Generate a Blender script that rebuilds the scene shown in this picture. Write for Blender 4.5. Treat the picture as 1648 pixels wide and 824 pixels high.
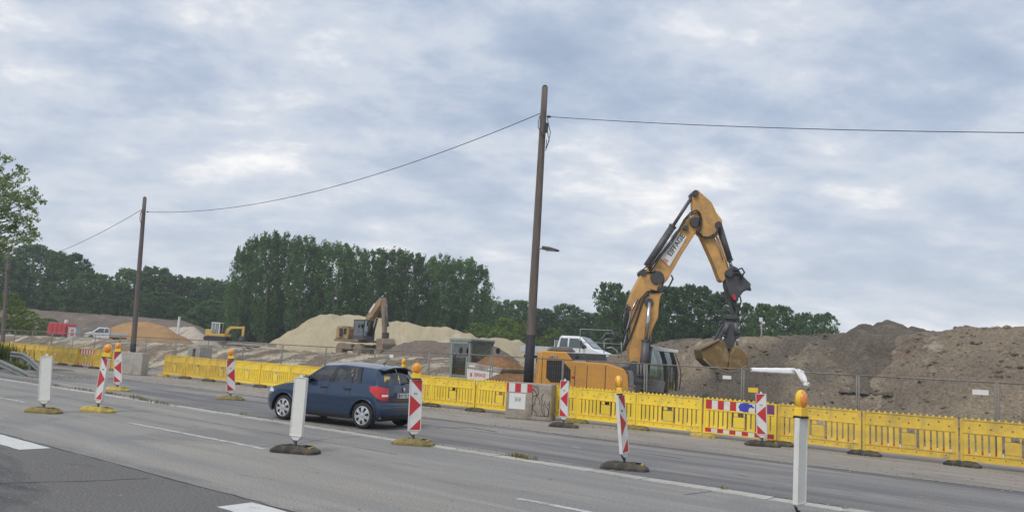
import bpy, bmesh, math, random
import numpy as np
from mathutils import Vector, Matrix, noise

# ------------------------------------------------------------------ camera, sky, sun, exposure
scene = bpy.context.scene
COL = scene.collection
for o in list(bpy.data.objects):
    bpy.data.objects.remove(o)
F_PX, W_PX, CX, CY, EYE = 1250.0, 1648.0, 824.0, 412.0, 1.75
PITCH, ROLL = math.radians(7.54), math.radians(3.18)
CAM_R = Matrix.Rotation(math.pi / 2 + PITCH, 3, 'X') @ Matrix.Rotation(ROLL, 3, 'Z')
cam_data = bpy.data.cameras.new('camera')
cam_data.sensor_width = 36.0
cam_data.lens = 36.0 * F_PX / W_PX
cam_data.clip_end = 3000.0
cam = bpy.data.objects.new('camera', cam_data)
cam.location = (0, 0, EYE)
cam.rotation_euler = CAM_R.to_euler()
COL.objects.link(cam)
scene.camera = cam

SUN_EL, SUN_AZ = math.radians(52), math.radians(215)     # azimuth clockwise from +Y (view direction)
world = bpy.data.worlds.new('World')
scene.world = world
world.use_nodes = True
wn, wl = world.node_tree.nodes, world.node_tree.links
wn.clear()
def N(tree, typ, **kw):
    n = tree.nodes.new(typ)
    for k, v in kw.items():
        setattr(n, k, v)
    return n
wt = world.node_tree
sky = N(wt, 'ShaderNodeTexSky', sky_type='NISHITA', sun_disc=False)
sky.sun_elevation = SUN_EL
sky.sun_rotation = SUN_AZ
sky.air_density, sky.dust_density = 1.0, 2.0
bg_sky = N(wt, 'ShaderNodeBackground'); bg_sky.inputs[1].default_value = 0.075
bg_cloud = N(wt, 'ShaderNodeBackground'); bg_cloud.inputs[1].default_value = 0.92
mixs = N(wt, 'ShaderNodeMixShader')
outw = N(wt, 'ShaderNodeOutputWorld')
tc = N(wt, 'ShaderNodeTexCoord')
sep = N(wt, 'ShaderNodeSeparateXYZ')
wl.new(tc.outputs['Generated'], sep.inputs[0])
zmax = N(wt, 'ShaderNodeMath', operation='MAXIMUM'); zmax.inputs[1].default_value = 0.0
wl.new(sep.outputs[2], zmax.inputs[0])
zadd = N(wt, 'ShaderNodeMath', operation='ADD'); zadd.inputs[1].default_value = 0.26
wl.new(zmax.outputs[0], zadd.inputs[0])
dx = N(wt, 'ShaderNodeMath', operation='DIVIDE'); wl.new(sep.outputs[0], dx.inputs[0]); wl.new(zadd.outputs[0], dx.inputs[1])
dy = N(wt, 'ShaderNodeMath', operation='DIVIDE'); wl.new(sep.outputs[1], dy.inputs[0]); wl.new(zadd.outputs[0], dy.inputs[1])
comb = N(wt, 'ShaderNodeCombineXYZ'); wl.new(dx.outputs[0], comb.inputs[0]); wl.new(dy.outputs[0], comb.inputs[1])
mp = N(wt, 'ShaderNodeMapping'); mp.inputs['Location'].default_value = (3.1, 1.7, 0.0)
mp.inputs['Rotation'].default_value = (0, 0, math.radians(-20)); mp.inputs['Scale'].default_value = (0.95, 1.2, 1)
wl.new(comb.outputs[0], mp.inputs[0])
n1 = N(wt, 'ShaderNodeTexNoise'); n1.inputs['Scale'].default_value = 1.7; n1.inputs['Detail'].default_value = 6; n1.inputs['Roughness'].default_value = 0.5; n1.inputs['Distortion'].default_value = 0.15
n2 = N(wt, 'ShaderNodeTexNoise'); n2.inputs['Scale'].default_value = 5.2; n2.inputs['Detail'].default_value = 9; n2.inputs['Roughness'].default_value = 0.60; n2.inputs['Distortion'].default_value = 0.1
wl.new(mp.outputs[0], n1.inputs['Vector']); wl.new(mp.outputs[0], n2.inputs['Vector'])
mixn = N(wt, 'ShaderNodeMix', data_type='FLOAT'); mixn.inputs[0].default_value = 0.46
wl.new(n1.outputs[0], mixn.inputs[2]); wl.new(n2.outputs[0], mixn.inputs[3])
rampc = N(wt, 'ShaderNodeValToRGB')
e = rampc.color_ramp.elements
e[0].position, e[0].color = 0.32, (0.315, 0.385, 0.505, 1)
e[1].position, e[1].color = 0.66, (0.84, 0.825, 0.81, 1)
m_ = rampc.color_ramp.elements.new(0.45); m_.color = (0.40, 0.465, 0.575, 1)
m_ = rampc.color_ramp.elements.new(0.55); m_.color = (0.525, 0.565, 0.635, 1)
wl.new(mixn.outputs[0], rampc.inputs[0])
# low air near the horizon evens the clouds out
hr = N(wt, 'ShaderNodeMapRange'); hr.inputs[1].default_value = 0.0; hr.inputs[2].default_value = 0.30; hr.inputs[3].default_value = 0.62; hr.inputs[4].default_value = 0.0
wl.new(zmax.outputs[0], hr.inputs[0])
hm = N(wt, 'ShaderNodeMix', data_type='RGBA'); hm.inputs[7].default_value = (0.62, 0.655, 0.70, 1)
wl.new(hr.outputs[0], hm.inputs[0]); wl.new(rampc.outputs[0], hm.inputs[6])
wl.new(hm.outputs[2], bg_cloud.inputs[0])
cov = N(wt, 'ShaderNodeMapRange'); cov.inputs[1].default_value = 0.36; cov.inputs[2].default_value = 0.52; cov.inputs[3].default_value = 0.85; cov.inputs[4].default_value = 1.0
wl.new(mixn.outputs[0], cov.inputs[0])
wl.new(sky.outputs[0], bg_sky.inputs[0])
wl.new(cov.outputs[0], mixs.inputs[0]); wl.new(bg_sky.outputs[0], mixs.inputs[1]); wl.new(bg_cloud.outputs[0], mixs.inputs[2])
wl.new(mixs.outputs[0], outw.inputs[0])

sun_data = bpy.data.lights.new('sun', 'SUN')
sun_data.energy = 1.5
sun_data.angle = math.radians(28)
sun_data.color = (1.0, 0.95, 0.87)
sun = bpy.data.objects.new('sun', sun_data)
sd = Vector((math.sin(SUN_AZ) * math.cos(SUN_EL), math.cos(SUN_AZ) * math.cos(SUN_EL), math.sin(SUN_EL)))
sun.rotation_euler = sd.to_track_quat('Z', 'Y').to_euler()
COL.objects.link(sun)
scene.view_settings.view_transform = 'Standard'
scene.view_settings.look = 'None'
scene.view_settings.gamma = 1.0
scene.view_settings.use_curve_mapping = False
scene.view_settings.exposure = 0.48

# ------------------------------------------------------------------ helpers
def ray(px, py):
    return CAM_R @ Vector((px - CX, CY - py, -F_PX))
def gp(px, py, z=0.0):
    r = ray(px, py); t = (z - EYE) / r.z
    return Vector((r.x * t, r.y * t, z))
def at(px, py, Y):
    r = ray(px, py); t = Y / r.y
    return Vector((r.x * t, Y, EYE + r.z * t))
RA = math.radians(38.3)          # road frame: w runs along the road to the right, v across it, away from the viewer
CR, SR = math.cos(RA), math.sin(RA)
def R(w, v, z=0.0):
    return Vector((w * CR + v * SR, -w * SR + v * CR, z))
def toR(p):
    return p.x * CR - p.y * SR, p.x * SR + p.y * CR
ORD = ['first', 'second', 'third', 'fourth', 'fifth', 'sixth', 'seventh', 'eighth', 'ninth', 'tenth', 'eleventh', 'twelfth',
       'thirteenth', 'fourteenth', 'fifteenth', 'sixteenth', 'seventeenth', 'eighteenth', 'nineteenth', 'twentieth']

class MB:
    def __init__(s): s.v = []; s.f = []
    def add(s, vs, fs, M=None):
        o = len(s.v)
        s.v += [tuple((M @ Vector(p)) if M is not None else p) for p in vs]
        s.f += [tuple(i + o for i in f) for f in fs]
        return s
    def box(s, c, d, M=None, taper=None):
        x, y, z = d[0] / 2, d[1] / 2, d[2] / 2
        tx, ty = taper or (1, 1)
        vs = [(c[0] + sx * x * (tx if sz > 0 else 1), c[1] + sy * y * (ty if sz > 0 else 1), c[2] + sz * z)
              for sz in (-1, 1) for sx, sy in ((-1, -1), (1, -1), (1, 1), (-1, 1))]
        return s.add(vs, [(3, 2, 1, 0), (4, 5, 6, 7), (0, 1, 5, 4), (1, 2, 6, 5), (2, 3, 7, 6), (3, 0, 4, 7)], M)
    def prism(s, poly, y0, y1, M=None):            # polygon in x,z extruded along y
        n = len(poly)
        a = sum(poly[i][0] * poly[(i + 1) % n][1] - poly[(i + 1) % n][0] * poly[i][1] for i in range(n))
        if a < 0: poly = poly[::-1]
        vs = [(p[0], y0, p[1]) for p in poly] + [(p[0], y1, p[1]) for p in poly]
        fs = [tuple(range(n)), tuple(range(2 * n - 1, n - 1, -1))] + [(i + n, (i + 1) % n + n, (i + 1) % n, i) for i in range(n)]
        return s.add(vs, fs, M)
    def tube(s, pts, r, n=8, M=None, cap=True):
        pts = [Vector(p) for p in pts]
        rs = r if isinstance(r, (list, tuple)) else [r] * len(pts)
        vs, fs = [], []
        up = None
        for i, p in enumerate(pts):
            d = (pts[min(i + 1, len(pts) - 1)] - pts[max(i - 1, 0)]).normalized()
            if up is None: up = Vector((0, 0, 1)) if abs(d.z) < .9 else Vector((1, 0, 0))
            a = d.cross(up).normalized(); b = a.cross(d).normalized(); up = b
            for k in range(n):
                t = 2 * math.pi * k / n
                vs.append(tuple(p + (a * math.cos(t) + b * math.sin(t)) * rs[i]))
        for i in range(len(pts) - 1):
            for k in range(n):
                fs.append((i * n + k, i * n + (k + 1) % n, (i + 1) * n + (k + 1) % n, (i + 1) * n + k))
        if cap:
            fs.append(tuple(range(n - 1, -1, -1))); fs.append(tuple(range((len(pts) - 1) * n, len(pts) * n)))
        return s.add(vs, fs, M)
    def lathe(s, prof, n=20, M=None):              # profile (r, y) turned round the y axis
        vs, fs = [], []
        for r, y in prof:
            for k in range(n):
                t = 2 * math.pi * k / n
                vs.append((r * math.cos(t), y, r * math.sin(t)))
        for i in range(len(prof) - 1):
            for k in range(n):
                fs.append((i * n + k, i * n + (k + 1) % n, (i + 1) * n + (k + 1) % n, (i + 1) * n + k))
        fs.append(tuple(range(n))); fs.append(tuple(range((len(prof) - 1) * n, len(prof) * n))[::-1])
        return s.add(vs, fs, M)
    def grid(s, rows, M=None):                     # rows of points
        m = len(rows[0]); vs = [tuple(p) for r in rows for p in r]
        fs = [(i * m + j, i * m + j + 1, (i + 1) * m + j + 1, (i + 1) * m + j) for i in range(len(rows) - 1) for j in range(m - 1)]
        return s.add(vs, fs, M)
    def mesh(s, name, m, smooth=False):
        me = bpy.data.meshes.new(name)
        me.from_pydata(s.v, [], s.f)
        bm = bmesh.new(); bm.from_mesh(me)
        bmesh.ops.recalc_face_normals(bm, faces=bm.faces)
        bm.to_mesh(me); bm.free()
        if m: me.materials.append(m)
        if smooth:
            me.polygons.foreach_set('use_smooth', [True] * len(me.polygons))
        return me
    def build(s, name, m, parent=None, smooth=False, bevel=0, seg=2, loc=None, auto=False):
        o = obj(name, s.mesh(name, m, smooth), parent)
        if loc is not None: o.location = loc
        if bevel:
            b = o.modifiers.new('bevel', 'BEVEL'); b.width = bevel; b.segments = seg; b.limit_method = 'ANGLE'; b.angle_limit = math.radians(35)
        return o

def obj(name, me, parent=None):
    o = bpy.data.objects.new(name, me)
    COL.objects.link(o)
    if parent is not None: o.parent = parent
    return o
def tag(o, label, cat, group=None):
    o['label'] = label; o['category'] = cat
    if group: o['group'] = group
    return o
def thing(name, label, cat, loc=(0, 0, 0), rz=0.0, group=None):
    o = bpy.data.objects.new(name, None)
    o.empty_display_size = 0.2
    COL.objects.link(o)
    o.location = loc; o.rotation_euler = (0, 0, rz)
    return tag(o, label, cat, group)
def struct(o, kind='structure'):
    o['kind'] = kind
    return o
def copy_tree(o, parent=None):
    c = o.copy(); COL.objects.link(c)
    if parent is not None: c.parent = parent
    for ch in list(o.children): copy_tree(ch, c)
    return c

# ------------------------------------------------------------------ materials
def mat(name, col, rough=0.7, var=0.15, scale=4.0, bump=0.0, bscale=None, metal=0.0, spec=0.5, dirt=None, coat=0.0, coord='Object', stretch=None, rnd=0.0):
    m = bpy.data.materials.new(name); m.use_nodes = True
    t = m.node_tree; b = t.nodes['Principled BSDF']; L = t.links
    b.inputs['Roughness'].default_value = rough; b.inputs['Metallic'].default_value = metal
    b.inputs['Specular IOR Level'].default_value = spec
    if coat: b.inputs['Coat Weight'].default_value = coat; b.inputs['Coat Roughness'].default_value = 0.06
    tcn = N(t, 'ShaderNodeTexCoord')
    src = tcn.outputs[coord]
    if stretch:
        mpn = N(t, 'ShaderNodeMapping'); mpn.inputs['Scale'].default_value = stretch
        L.new(src, mpn.inputs[0]); src = mpn.outputs[0]
    nz = N(t, 'ShaderNodeTexNoise'); nz.inputs['Scale'].default_value = scale; nz.inputs['Detail'].default_value = 8; nz.inputs['Roughness'].default_value = 0.62
    L.new(src, nz.inputs['Vector'])
    rp = N(t, 'ShaderNodeValToRGB')
    rp.color_ramp.elements[0].position = 0.3; rp.color_ramp.elements[1].position = 0.7
    rp.color_ramp.elements[0].color = tuple(max(0, c * (1 - var)) for c in col) + (1,)
    rp.color_ramp.elements[1].color = tuple(min(1, c * (1 + var)) for c in col) + (1,)
    L.new(nz.outputs[0], rp.inputs[0])
    out = rp.outputs[0]
    if rnd:
        oi = N(t, 'ShaderNodeObjectInfo')
        mr = N(t, 'ShaderNodeMapRange'); mr.inputs[3].default_value = 1 - rnd; mr.inputs[4].default_value = 1 + rnd
        L.new(oi.outputs['Random'], mr.inputs[0])
        mm = N(t, 'ShaderNodeMix', data_type='RGBA', blend_type='MULTIPLY'); mm.inputs[0].default_value = 1
        cc = N(t, 'ShaderNodeCombineColor')
        for k in range(3): L.new(mr.outputs[0], cc.inputs[k])
        L.new(out, mm.inputs[6]); L.new(cc.outputs[0], mm.inputs[7]); out = mm.outputs[2]
    if dirt:                                        # (colour, low, high, scale)
        dn = N(t, 'ShaderNodeTexNoise'); dn.inputs['Scale'].default_value = dirt[3]; dn.inputs['Detail'].default_value = 9; dn.inputs['Roughness'].default_value = 0.68
        L.new(src, dn.inputs['Vector'])
        dr = N(t, 'ShaderNodeMapRange'); dr.inputs[1].default_value = dirt[1]; dr.inputs[2].default_value = dirt[2]
        L.new(dn.outputs[0], dr.inputs[0])
        mx = N(t, 'ShaderNodeMix', data_type='RGBA'); mx.inputs[7].default_value = tuple(dirt[0]) + (1,)
        L.new(dr.outputs[0], mx.inputs[0]); L.new(out, mx.inputs[6]); out = mx.outputs[2]
        rr = N(t, 'ShaderNodeMapRange'); rr.inputs[3].default_value = rough; rr.inputs[4].default_value = 0.95
        L.new(dr.outputs[0], rr.inputs[0]); L.new(rr.outputs[0], b.inputs['Roughness'])
    L.new(out, b.inputs['Base Color'])
    if bump:
        bn = N(t, 'ShaderNodeTexNoise'); bn.inputs['Scale'].default_value = bscale or scale * 6; bn.inputs['Detail'].default_value = 6; bn.inputs['Roughness'].default_value = 0.7
        L.new(src, bn.inputs['Vector'])
        bp = N(t, 'ShaderNodeBump'); bp.inputs['Strength'].default_value = 1.0; bp.inputs['Distance'].default_value = bump
        L.new(bn.outputs[0], bp.inputs['Height']); L.new(bp.outputs[0], b.inputs['Normal'])
    return m

def layered(name, base, layers, rough=0.92, bump=0.004, bscale=60.0, fine=0.12, fscale=90.0, spec=0.3):
    """base colour plus layers (colour, low, high, scale, stretch, detail, offset) mixed by noise; fine grain on top"""
    m = bpy.data.materials.new(name); m.use_nodes = True
    t = m.node_tree; b = t.nodes['Principled BSDF']; L = t.links
    b.inputs['Roughness'].default_value = rough; b.inputs['Specular IOR Level'].default_value = spec
    tcn = N(t, 'ShaderNodeTexCoord')
    rgb = N(t, 'ShaderNodeRGB'); rgb.outputs[0].default_value = tuple(base) + (1,)
    out = rgb.outputs[0]
    for col, lo, hi, sc, st, det, off, *wm in layers:
        mpn = N(t, 'ShaderNodeMapping'); mpn.inputs['Scale'].default_value = st; mpn.inputs['Location'].default_value = (off, off * .7, off * .3)
        L.new(tcn.outputs['Object'], mpn.inputs[0])
        nz = N(t, 'ShaderNodeTexNoise'); nz.inputs['Scale'].default_value = sc; nz.inputs['Detail'].default_value = det; nz.inputs['Roughness'].default_value = 0.65; nz.inputs['Distortion'].default_value = 0.4
        L.new(mpn.outputs[0], nz.inputs['Vector'])
        mr = N(t, 'ShaderNodeMapRange'); mr.inputs[1].default_value = lo; mr.inputs[2].default_value = hi
        L.new(nz.outputs[0], mr.inputs[0])
        fac = mr.outputs[0]
        if wm:
            sx = N(t, 'ShaderNodeSeparateXYZ'); L.new(tcn.outputs['Object'], sx.inputs[0])
            wr = N(t, 'ShaderNodeMapRange'); wr.inputs[1].default_value = wm[0]; wr.inputs[2].default_value = wm[1]
            L.new(sx.outputs[0], wr.inputs[0])
            ml = N(t, 'ShaderNodeMath', operation='MULTIPLY'); L.new(fac, ml.inputs[0]); L.new(wr.outputs[0], ml.inputs[1]); fac = ml.outputs[0]
        mx = N(t, 'ShaderNodeMix', data_type='RGBA'); mx.inputs[7].default_value = tuple(col) + (1,)
        L.new(fac, mx.inputs[0]); L.new(out, mx.inputs[6]); out = mx.outputs[2]
    fn = N(t, 'ShaderNodeTexNoise'); fn.inputs['Scale'].default_value = fscale; fn.inputs['Detail'].default_value = 4; fn.inputs['Roughness'].default_value = 0.8
    L.new(tcn.outputs['Object'], fn.inputs['Vector'])
    fr = N(t, 'ShaderNodeMapRange'); fr.inputs[1].default_value = 0.3; fr.inputs[2].default_value = 0.7; fr.inputs[3].default_value = 1 - fine * 2; fr.inputs[4].default_value = 1 + fine * 2
    L.new(fn.outputs[0], fr.inputs[0])
    cc = N(t, 'ShaderNodeCombineColor')
    for k in range(3): L.new(fr.outputs[0], cc.inputs[k])
    mm = N(t, 'ShaderNodeMix', data_type='RGBA', blend_type='MULTIPLY'); mm.inputs[0].default_value = 1
    L.new(out, mm.inputs[6]); L.new(cc.outputs[0], mm.inputs[7])
    L.new(mm.outputs[2], b.inputs['Base Color'])
    bn = N(t, 'ShaderNodeTexNoise'); bn.inputs['Scale'].default_value = bscale; bn.inputs['Detail'].default_value = 8; bn.inputs['Roughness'].default_value = 0.7
    L.new(tcn.outputs['Object'], bn.inputs['Vector'])
    bp = N(t, 'ShaderNodeBump'); bp.inputs['Distance'].default_value = bump
    L.new(bn.outputs[0], bp.inputs['Height']); L.new(bp.outputs[0], b.inputs['Normal'])
    return m

def glass_mat(name, tint, refl=0.12):
    m = bpy.data.materials.new(name); m.use_nodes = True
    t = m.node_tree; t.nodes.clear(); L = t.links
    tr = N(t, 'ShaderNodeBsdfTransparent'); tr.inputs[0].default_value = tuple(tint) + (1,)
    gl = N(t, 'ShaderNodeBsdfGlossy'); gl.inputs['Roughness'].default_value = 0.03; gl.inputs[0].default_value = (1, 1, 1, 1)
    fr = N(t, 'ShaderNodeFresnel'); fr.inputs[0].default_value = 1.5
    ad = N(t, 'ShaderNodeMath', operation='ADD'); ad.inputs[1].default_value = refl; L.new(fr.outputs[0], ad.inputs[0])
    tcn = N(t, 'ShaderNodeTexCoord'); nz = N(t, 'ShaderNodeTexNoise'); nz.inputs['Scale'].default_value = 3; L.new(tcn.outputs['Object'], nz.inputs[0])
    ml = N(t, 'ShaderNodeMath', operation='MULTIPLY_ADD'); ml.inputs[1].default_value = 0.06; L.new(nz.outputs[0], ml.inputs[0]); L.new(ad.outputs[0], ml.inputs[2])
    mx = N(t, 'ShaderNodeMixShader'); L.new(ml.outputs[0], mx.inputs[0]); L.new(tr.outputs[0], mx.inputs[1]); L.new(gl.outputs[0], mx.inputs[2])
    o = N(t, 'ShaderNodeOutputMaterial'); L.new(mx.outputs[0], o.inputs[0])
    return m

def leaf_mat(name, col, var=0.35, trans=0.35, rnd=0.18, yellow=0.25):
    m = bpy.data.materials.new(name); m.use_nodes = True
    t = m.node_tree; t.nodes.clear(); L = t.links
    g = N(t, 'ShaderNodeNewGeometry'); oi = N(t, 'ShaderNodeObjectInfo')
    rp = N(t, 'ShaderNodeValToRGB')
    rp.color_ramp.elements[0].color = tuple(c * (1 - var) for c in col) + (1,)
    rp.color_ramp.elements[1].color = (col[0] * (1 + var + yellow), col[1] * (1 + var), col[2] * (1 + var * .5), 1)
    L.new(g.outputs['Random Per Island'], rp.inputs[0])
    mr = N(t, 'ShaderNodeMapRange'); mr.inputs[3].default_value = 1 - rnd; mr.inputs[4].default_value = 1 + rnd
    L.new(oi.outputs['Random'], mr.inputs[0])
    cc = N(t, 'ShaderNodeCombineColor')
    for k in range(3): L.new(mr.outputs[0], cc.inputs[k])
    mm = N(t, 'ShaderNodeMix', data_type='RGBA', blend_type='MULTIPLY'); mm.inputs[0].default_value = 1
    L.new(rp.outputs[0], mm.inputs[6]); L.new(cc.outputs[0], mm.inputs[7])
    d = N(t, 'ShaderNodeBsdfDiffuse'); tl = N(t, 'ShaderNodeBsdfTranslucent'); L.new(mm.outputs[2], d.inputs[0]); L.new(mm.outputs[2], tl.inputs[0])
    ms = N(t, 'ShaderNodeMixShader'); ms.inputs[0].default_value = trans; L.new(d.outputs[0], ms.inputs[1]); L.new(tl.outputs[0], ms.inputs[2])
    o = N(t, 'ShaderNodeOutputMaterial'); L.new(ms.outputs[0], o.inputs[0])
    return m

# across-road stretch: local x = w (along), local y = v (across)
M_ASPH_NEW = layered('asphalt_new', (0.138, 0.133, 0.128), [((0.15, 0.146, 0.14), .45, .75, .5, (1, 1, 1), 6, 0), ((0.07, 0.07, 0.072), .56, .72, 1.3, (.3, 1, 1), 8, 4), ((0.21, .20, .19), .64, .72, 14., (1, 1, 1), 2, 9), ((.05, .05, .05), .62, .70, .8, (.4, 1, 1), 8, 29)], fine=.32, fscale=36, bump=.006)
M_ASPH_MID = layered('asphalt_worn', (0.262, 0.248, 0.226), [((0.185, .18, .172), .50, .66, .55, (.02, 1.4, 1), 3, 73), ((0.30, .285, .26), .47, .60, .35, (.25, 1, 1), 6, 61), ((0.20, .193, .182), .53, .60, .22, (1, 1, 1), 5, 67), ((0.205, 0.203, 0.200), .44, .66, .9, (.07, 1.0, 1), 5, 2), ((0.315, 0.305, 0.28), .55, .75, 1.2, (.1, 1, 1), 7, 11), ((0.17, .165, .16), .60, .72, 2.0, (.25, 1, 1), 7, 21), ((.10, .10, .10), .69, .72, 7., (1, 1, 1), 3, 31), ((.38, .36, .32), .70, .73, 12., (1, 1, 1), 3, 37)], fine=.26, fscale=38, bump=.005)
M_ASPH_FAR = layered('asphalt_patched', (0.21, 0.204, 0.200), [((0.13, .128, .128), .50, .66, .55, (.02, 1.4, 1), 3, 79), ((0.29, .27, .245), .50, .62, .3, (.3, 1, 1), 6, 61), ((0.14, 0.14, 0.147), .44, .62, .8, (.12, 1, 1), 5, 7), ((0.30, 0.28, 0.26), .52, .70, .9, (.12, .9, 1), 7, 3), ((0.07, .07, .072), .66, .72, 1.5, (.5, 1.6, 1), 7, 17), ((.34, .32, .29), .66, .74, 2.5, (.5, 1, 1), 6, 41), ((.08, .078, .076), .69, .73, 6., (1, 1, 1), 3, 47)], fine=.24, fscale=38, bump=.006)
M_SHOULDER = layered('shoulder_paving', (0.29, 0.265, 0.235), [((0.22, 0.20, 0.18), .44, .66, .9, (.3, 1, 1), 7, 5), ((0.37, 0.345, 0.31), .52, .75, 1.4, (.2, 1, 1), 7, 15), ((.17, .14, .11), .64, .74, 1.7, (.4, 1, 1), 8, 25), ((.36, .27, .25), .60, .75, .5, (.3, 1, 1), 4, 45)], fine=.16, fscale=35, bump=.012)
M_STONE_STRIP = mat('edge_concrete', (0.40, 0.385, 0.355), .9, .22, 3.5, .006, 40, rnd=.10, dirt=((.2, .19, .17), .5, .75, 2.0))
M_PAINT = mat('road_paint', (0.56, 0.56, 0.545), .8, .08, 8, .002, 90, dirt=((.25, .25, .25), .56, .74, 7.0))
M_PAINT_THIN = mat('road_paint_worn', (0.50, 0.50, 0.485), .8, .1, 8, .002, 90, dirt=((.2, .2, .2), .45, .65, 5.0))
M_CRACK = mat('tar_seam', (0.05, 0.05, 0.05), .9, .3, 6)
M_GROUND = layered('earth_ground', (0.16, 0.145, 0.10), [((0.07, .10, .035), .4, .6, .06, (1, 1, 1), 7, 0)], bump=.05, bscale=3)
M_SITE = layered('site_soil', (0.185, 0.150, 0.112), [
    ((0.125, 0.108, 0.086), .50, .63, .11, (1, .7, 1), 6, 3),
    ((0.262, 0.212, 0.150), .48, .64, .16, (1, .8, 1), 8, 23),
    ((0.085, 0.076, 0.066), .54, .66, .35, (.8, .6, 1), 9, 13),
    ((0.52, 0.47, 0.36), .49, .58, .55, (1.0, .20, 1), 8, 33, -22, -34),
    ((0.34, 0.295, 0.225), .58, .68, .60, (1.0, .30, 1), 8, 83),
    ((0.215, 0.145, 0.105), .54, .68, .22, (1, 1, 1), 7, 53),
    ((.33, .295, .235), .64, .70, 1.9, (.8, .5, .8), 7, 71),
    ((.06, .055, .05), .65, .72, 1.1, (.8, .6, .8), 8, 91)], fine=.25, fscale=9, bump=.14, bscale=4.0)
M_SAND = layered('pale_sand', (0.40, 0.34, 0.225), [((0.33, 0.28, 0.19), .45, .65, .5, (1.4, .35, .6), 8, 0), ((0.47, .42, .30), .55, .75, .25, (1, 1, 1), 7, 9), ((.28, .235, .155), .60, .75, .9, (1.6, .3, .6), 8, 19)], fine=.08, fscale=7, bump=.05, bscale=3)
M_ORANGE_SAND = layered('orange_sand', (0.36, 0.215, 0.095), [((0.28, 0.165, 0.075), .45, .65, .4, (1, 1, 1), 8, 0), ((.44, .29, .15), .58, .75, .6, (1.3, .4, .6), 7, 5)], fine=.1, fscale=6, bump=.05, bscale=3)
M_GREY_SAND = layered('grey_sand', (0.46, 0.40, 0.33), [((0.36, 0.30, 0.25), .45, .65, .6, (1.5, .4, 1), 8, 0)], fine=.1, fscale=6, bump=.05, bscale=3)
M_BROWN_SOIL = layered('brown_gravel_soil', (0.17, 0.135, 0.108), [((0.12, 0.096, 0.08), .45, .65, .3, (1, 1, 1), 8, 0), ((.27, .22, .17), .58, .75, .5, (1, 1, 1), 8, 9)], fine=.22, fscale=5, bump=.12, bscale=3)
M_DARK_SOIL = layered('dark_soil', (0.14, 0.118, 0.092), [((0.095, 0.080, 0.066), .42, .62, .5, (1, 1, 1), 9, 0), ((.20, .175, .135), .54, .70, .7, (1, .5, 1), 9, 9), ((.17, .125, .095), .58, .75, .3, (1, 1, 1), 8, 29)], fine=.25, fscale=8, bump=.14, bscale=4)
M_DUMP_SOIL = layered('red_brown_soil', (0.25, 0.135, 0.06), [((0.17, 0.095, 0.045), .42, .62, 1.2, (1, 1, 1), 9, 0)], fine=.25, fscale=10, bump=.06, bscale=6)
DUST = (0.30, 0.26, 0.20)
M_YEL = mat('barrier_yellow', (0.84, 0.60, 0.05), .5, .08, 3, .001, 30, rnd=.09, dirt=((.40, .31, .12), .50, .78, 2.6))
M_YEL2 = mat('barrier_yellow_faded', (0.70, 0.475, 0.06), .55, .12, 3, .001, 30, rnd=.10, dirt=((.33, .25, .12), .46, .74, 2.2))
M_HOLE = mat('dark_hole', (0.09, 0.065, 0.03), .9, .2, 9)
M_RED = mat('reflective_red', (0.50, 0.03, 0.035), .45, .10, 6, dirt=((.28, .10, .09), .58, .85, 4))
M_WHITE = mat('reflective_white', (0.66, 0.66, 0.64), .45, .05, 5, dirt=((.42, .41, .37), .52, .82, 4))
M_BACK = mat('beacon_white_plastic', (0.66, 0.66, 0.62), .5, .04, 3, dirt=((.46, .45, .40), .54, .84, 5))
M_LAMP_Y = mat('lamp_yellow', (0.80, 0.52, 0.04), .4, .06, 6, dirt=((.4, .3, .1), .58, .85, 9))
M_LENS = mat('amber_lens', (0.80, 0.27, 0.03), .22, .25, 22, .004, 60, coat=.6)
M_RUBBER = mat('recycled_rubber', (0.045, 0.040, 0.034), .85, .25, 8, .004, 60, dirt=((.14, .12, .085), .48, .72, 5), rnd=.15)
M_FOOT_Y = mat('yellow_foot', (0.52, 0.385, 0.075), .75, .2, 6, .004, 50, dirt=((.16, .13, .07), .48, .70, 5))
M_FOOT_O = mat('olive_foot', (0.24, 0.19, 0.065), .8, .2, 6, .004, 50, dirt=((.09, .08, .05), .48, .70, 5))
M_FENCE = mat('fence_tube', (0.19, 0.18, 0.165), .6, .2, 5, dirt=((.12, .10, .085), .5, .75, 4))
M_GALV = mat('galvanised_steel', (0.36, 0.37, 0.37), .5, .15, 9, metal=.55, dirt=((.2, .19, .17), .54, .8, 5))
M_RAIL = mat('weathered_guardrail', (0.17, 0.185, 0.18), .6, .2, 5, metal=.1, dirt=((.16, .14, .12), .5, .75, 3))
M_WOOD = mat('weathered_pole_wood', (0.135, 0.112, 0.098), .85, .3, 3, .006, 30, stretch=(6, 6, .5))
M_TAR = mat('bitumen_coating', (0.022, 0.023, 0.03), .75, .25, 5, .003, 30)
M_CONC = mat('concrete_block', (0.33, 0.29, 0.245), .92, .2, 3.5, .012, 18, dirt=((.17, .14, .11), .46, .74, 2.2))
M_CONC2 = mat('pale_concrete_block', (0.36, 0.335, 0.30), .92, .18, 3.0, .012, 18, dirt=((.22, .20, .17), .48, .74, 2.0))
M_SCRAWL = mat('black_spray', (0.035, 0.03, 0.028), .8, .2, 9)
M_CABLE = mat('black_cable', (0.03, 0.03, 0.034), .6, .1, 9)
M_ORANGE = mat('machine_orange', (0.66, 0.315, 0.055), .42, .07, 1.2, dirt=((.34, .20, .075), .54, .80, 1.6), coat=.15)
M_ORANGE_BOOM = mat('boom_orange', (0.61, 0.335, 0.10), .55, .12, 1.6, dirt=((.33, .215, .11), .46, .72, 2.2))
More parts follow.
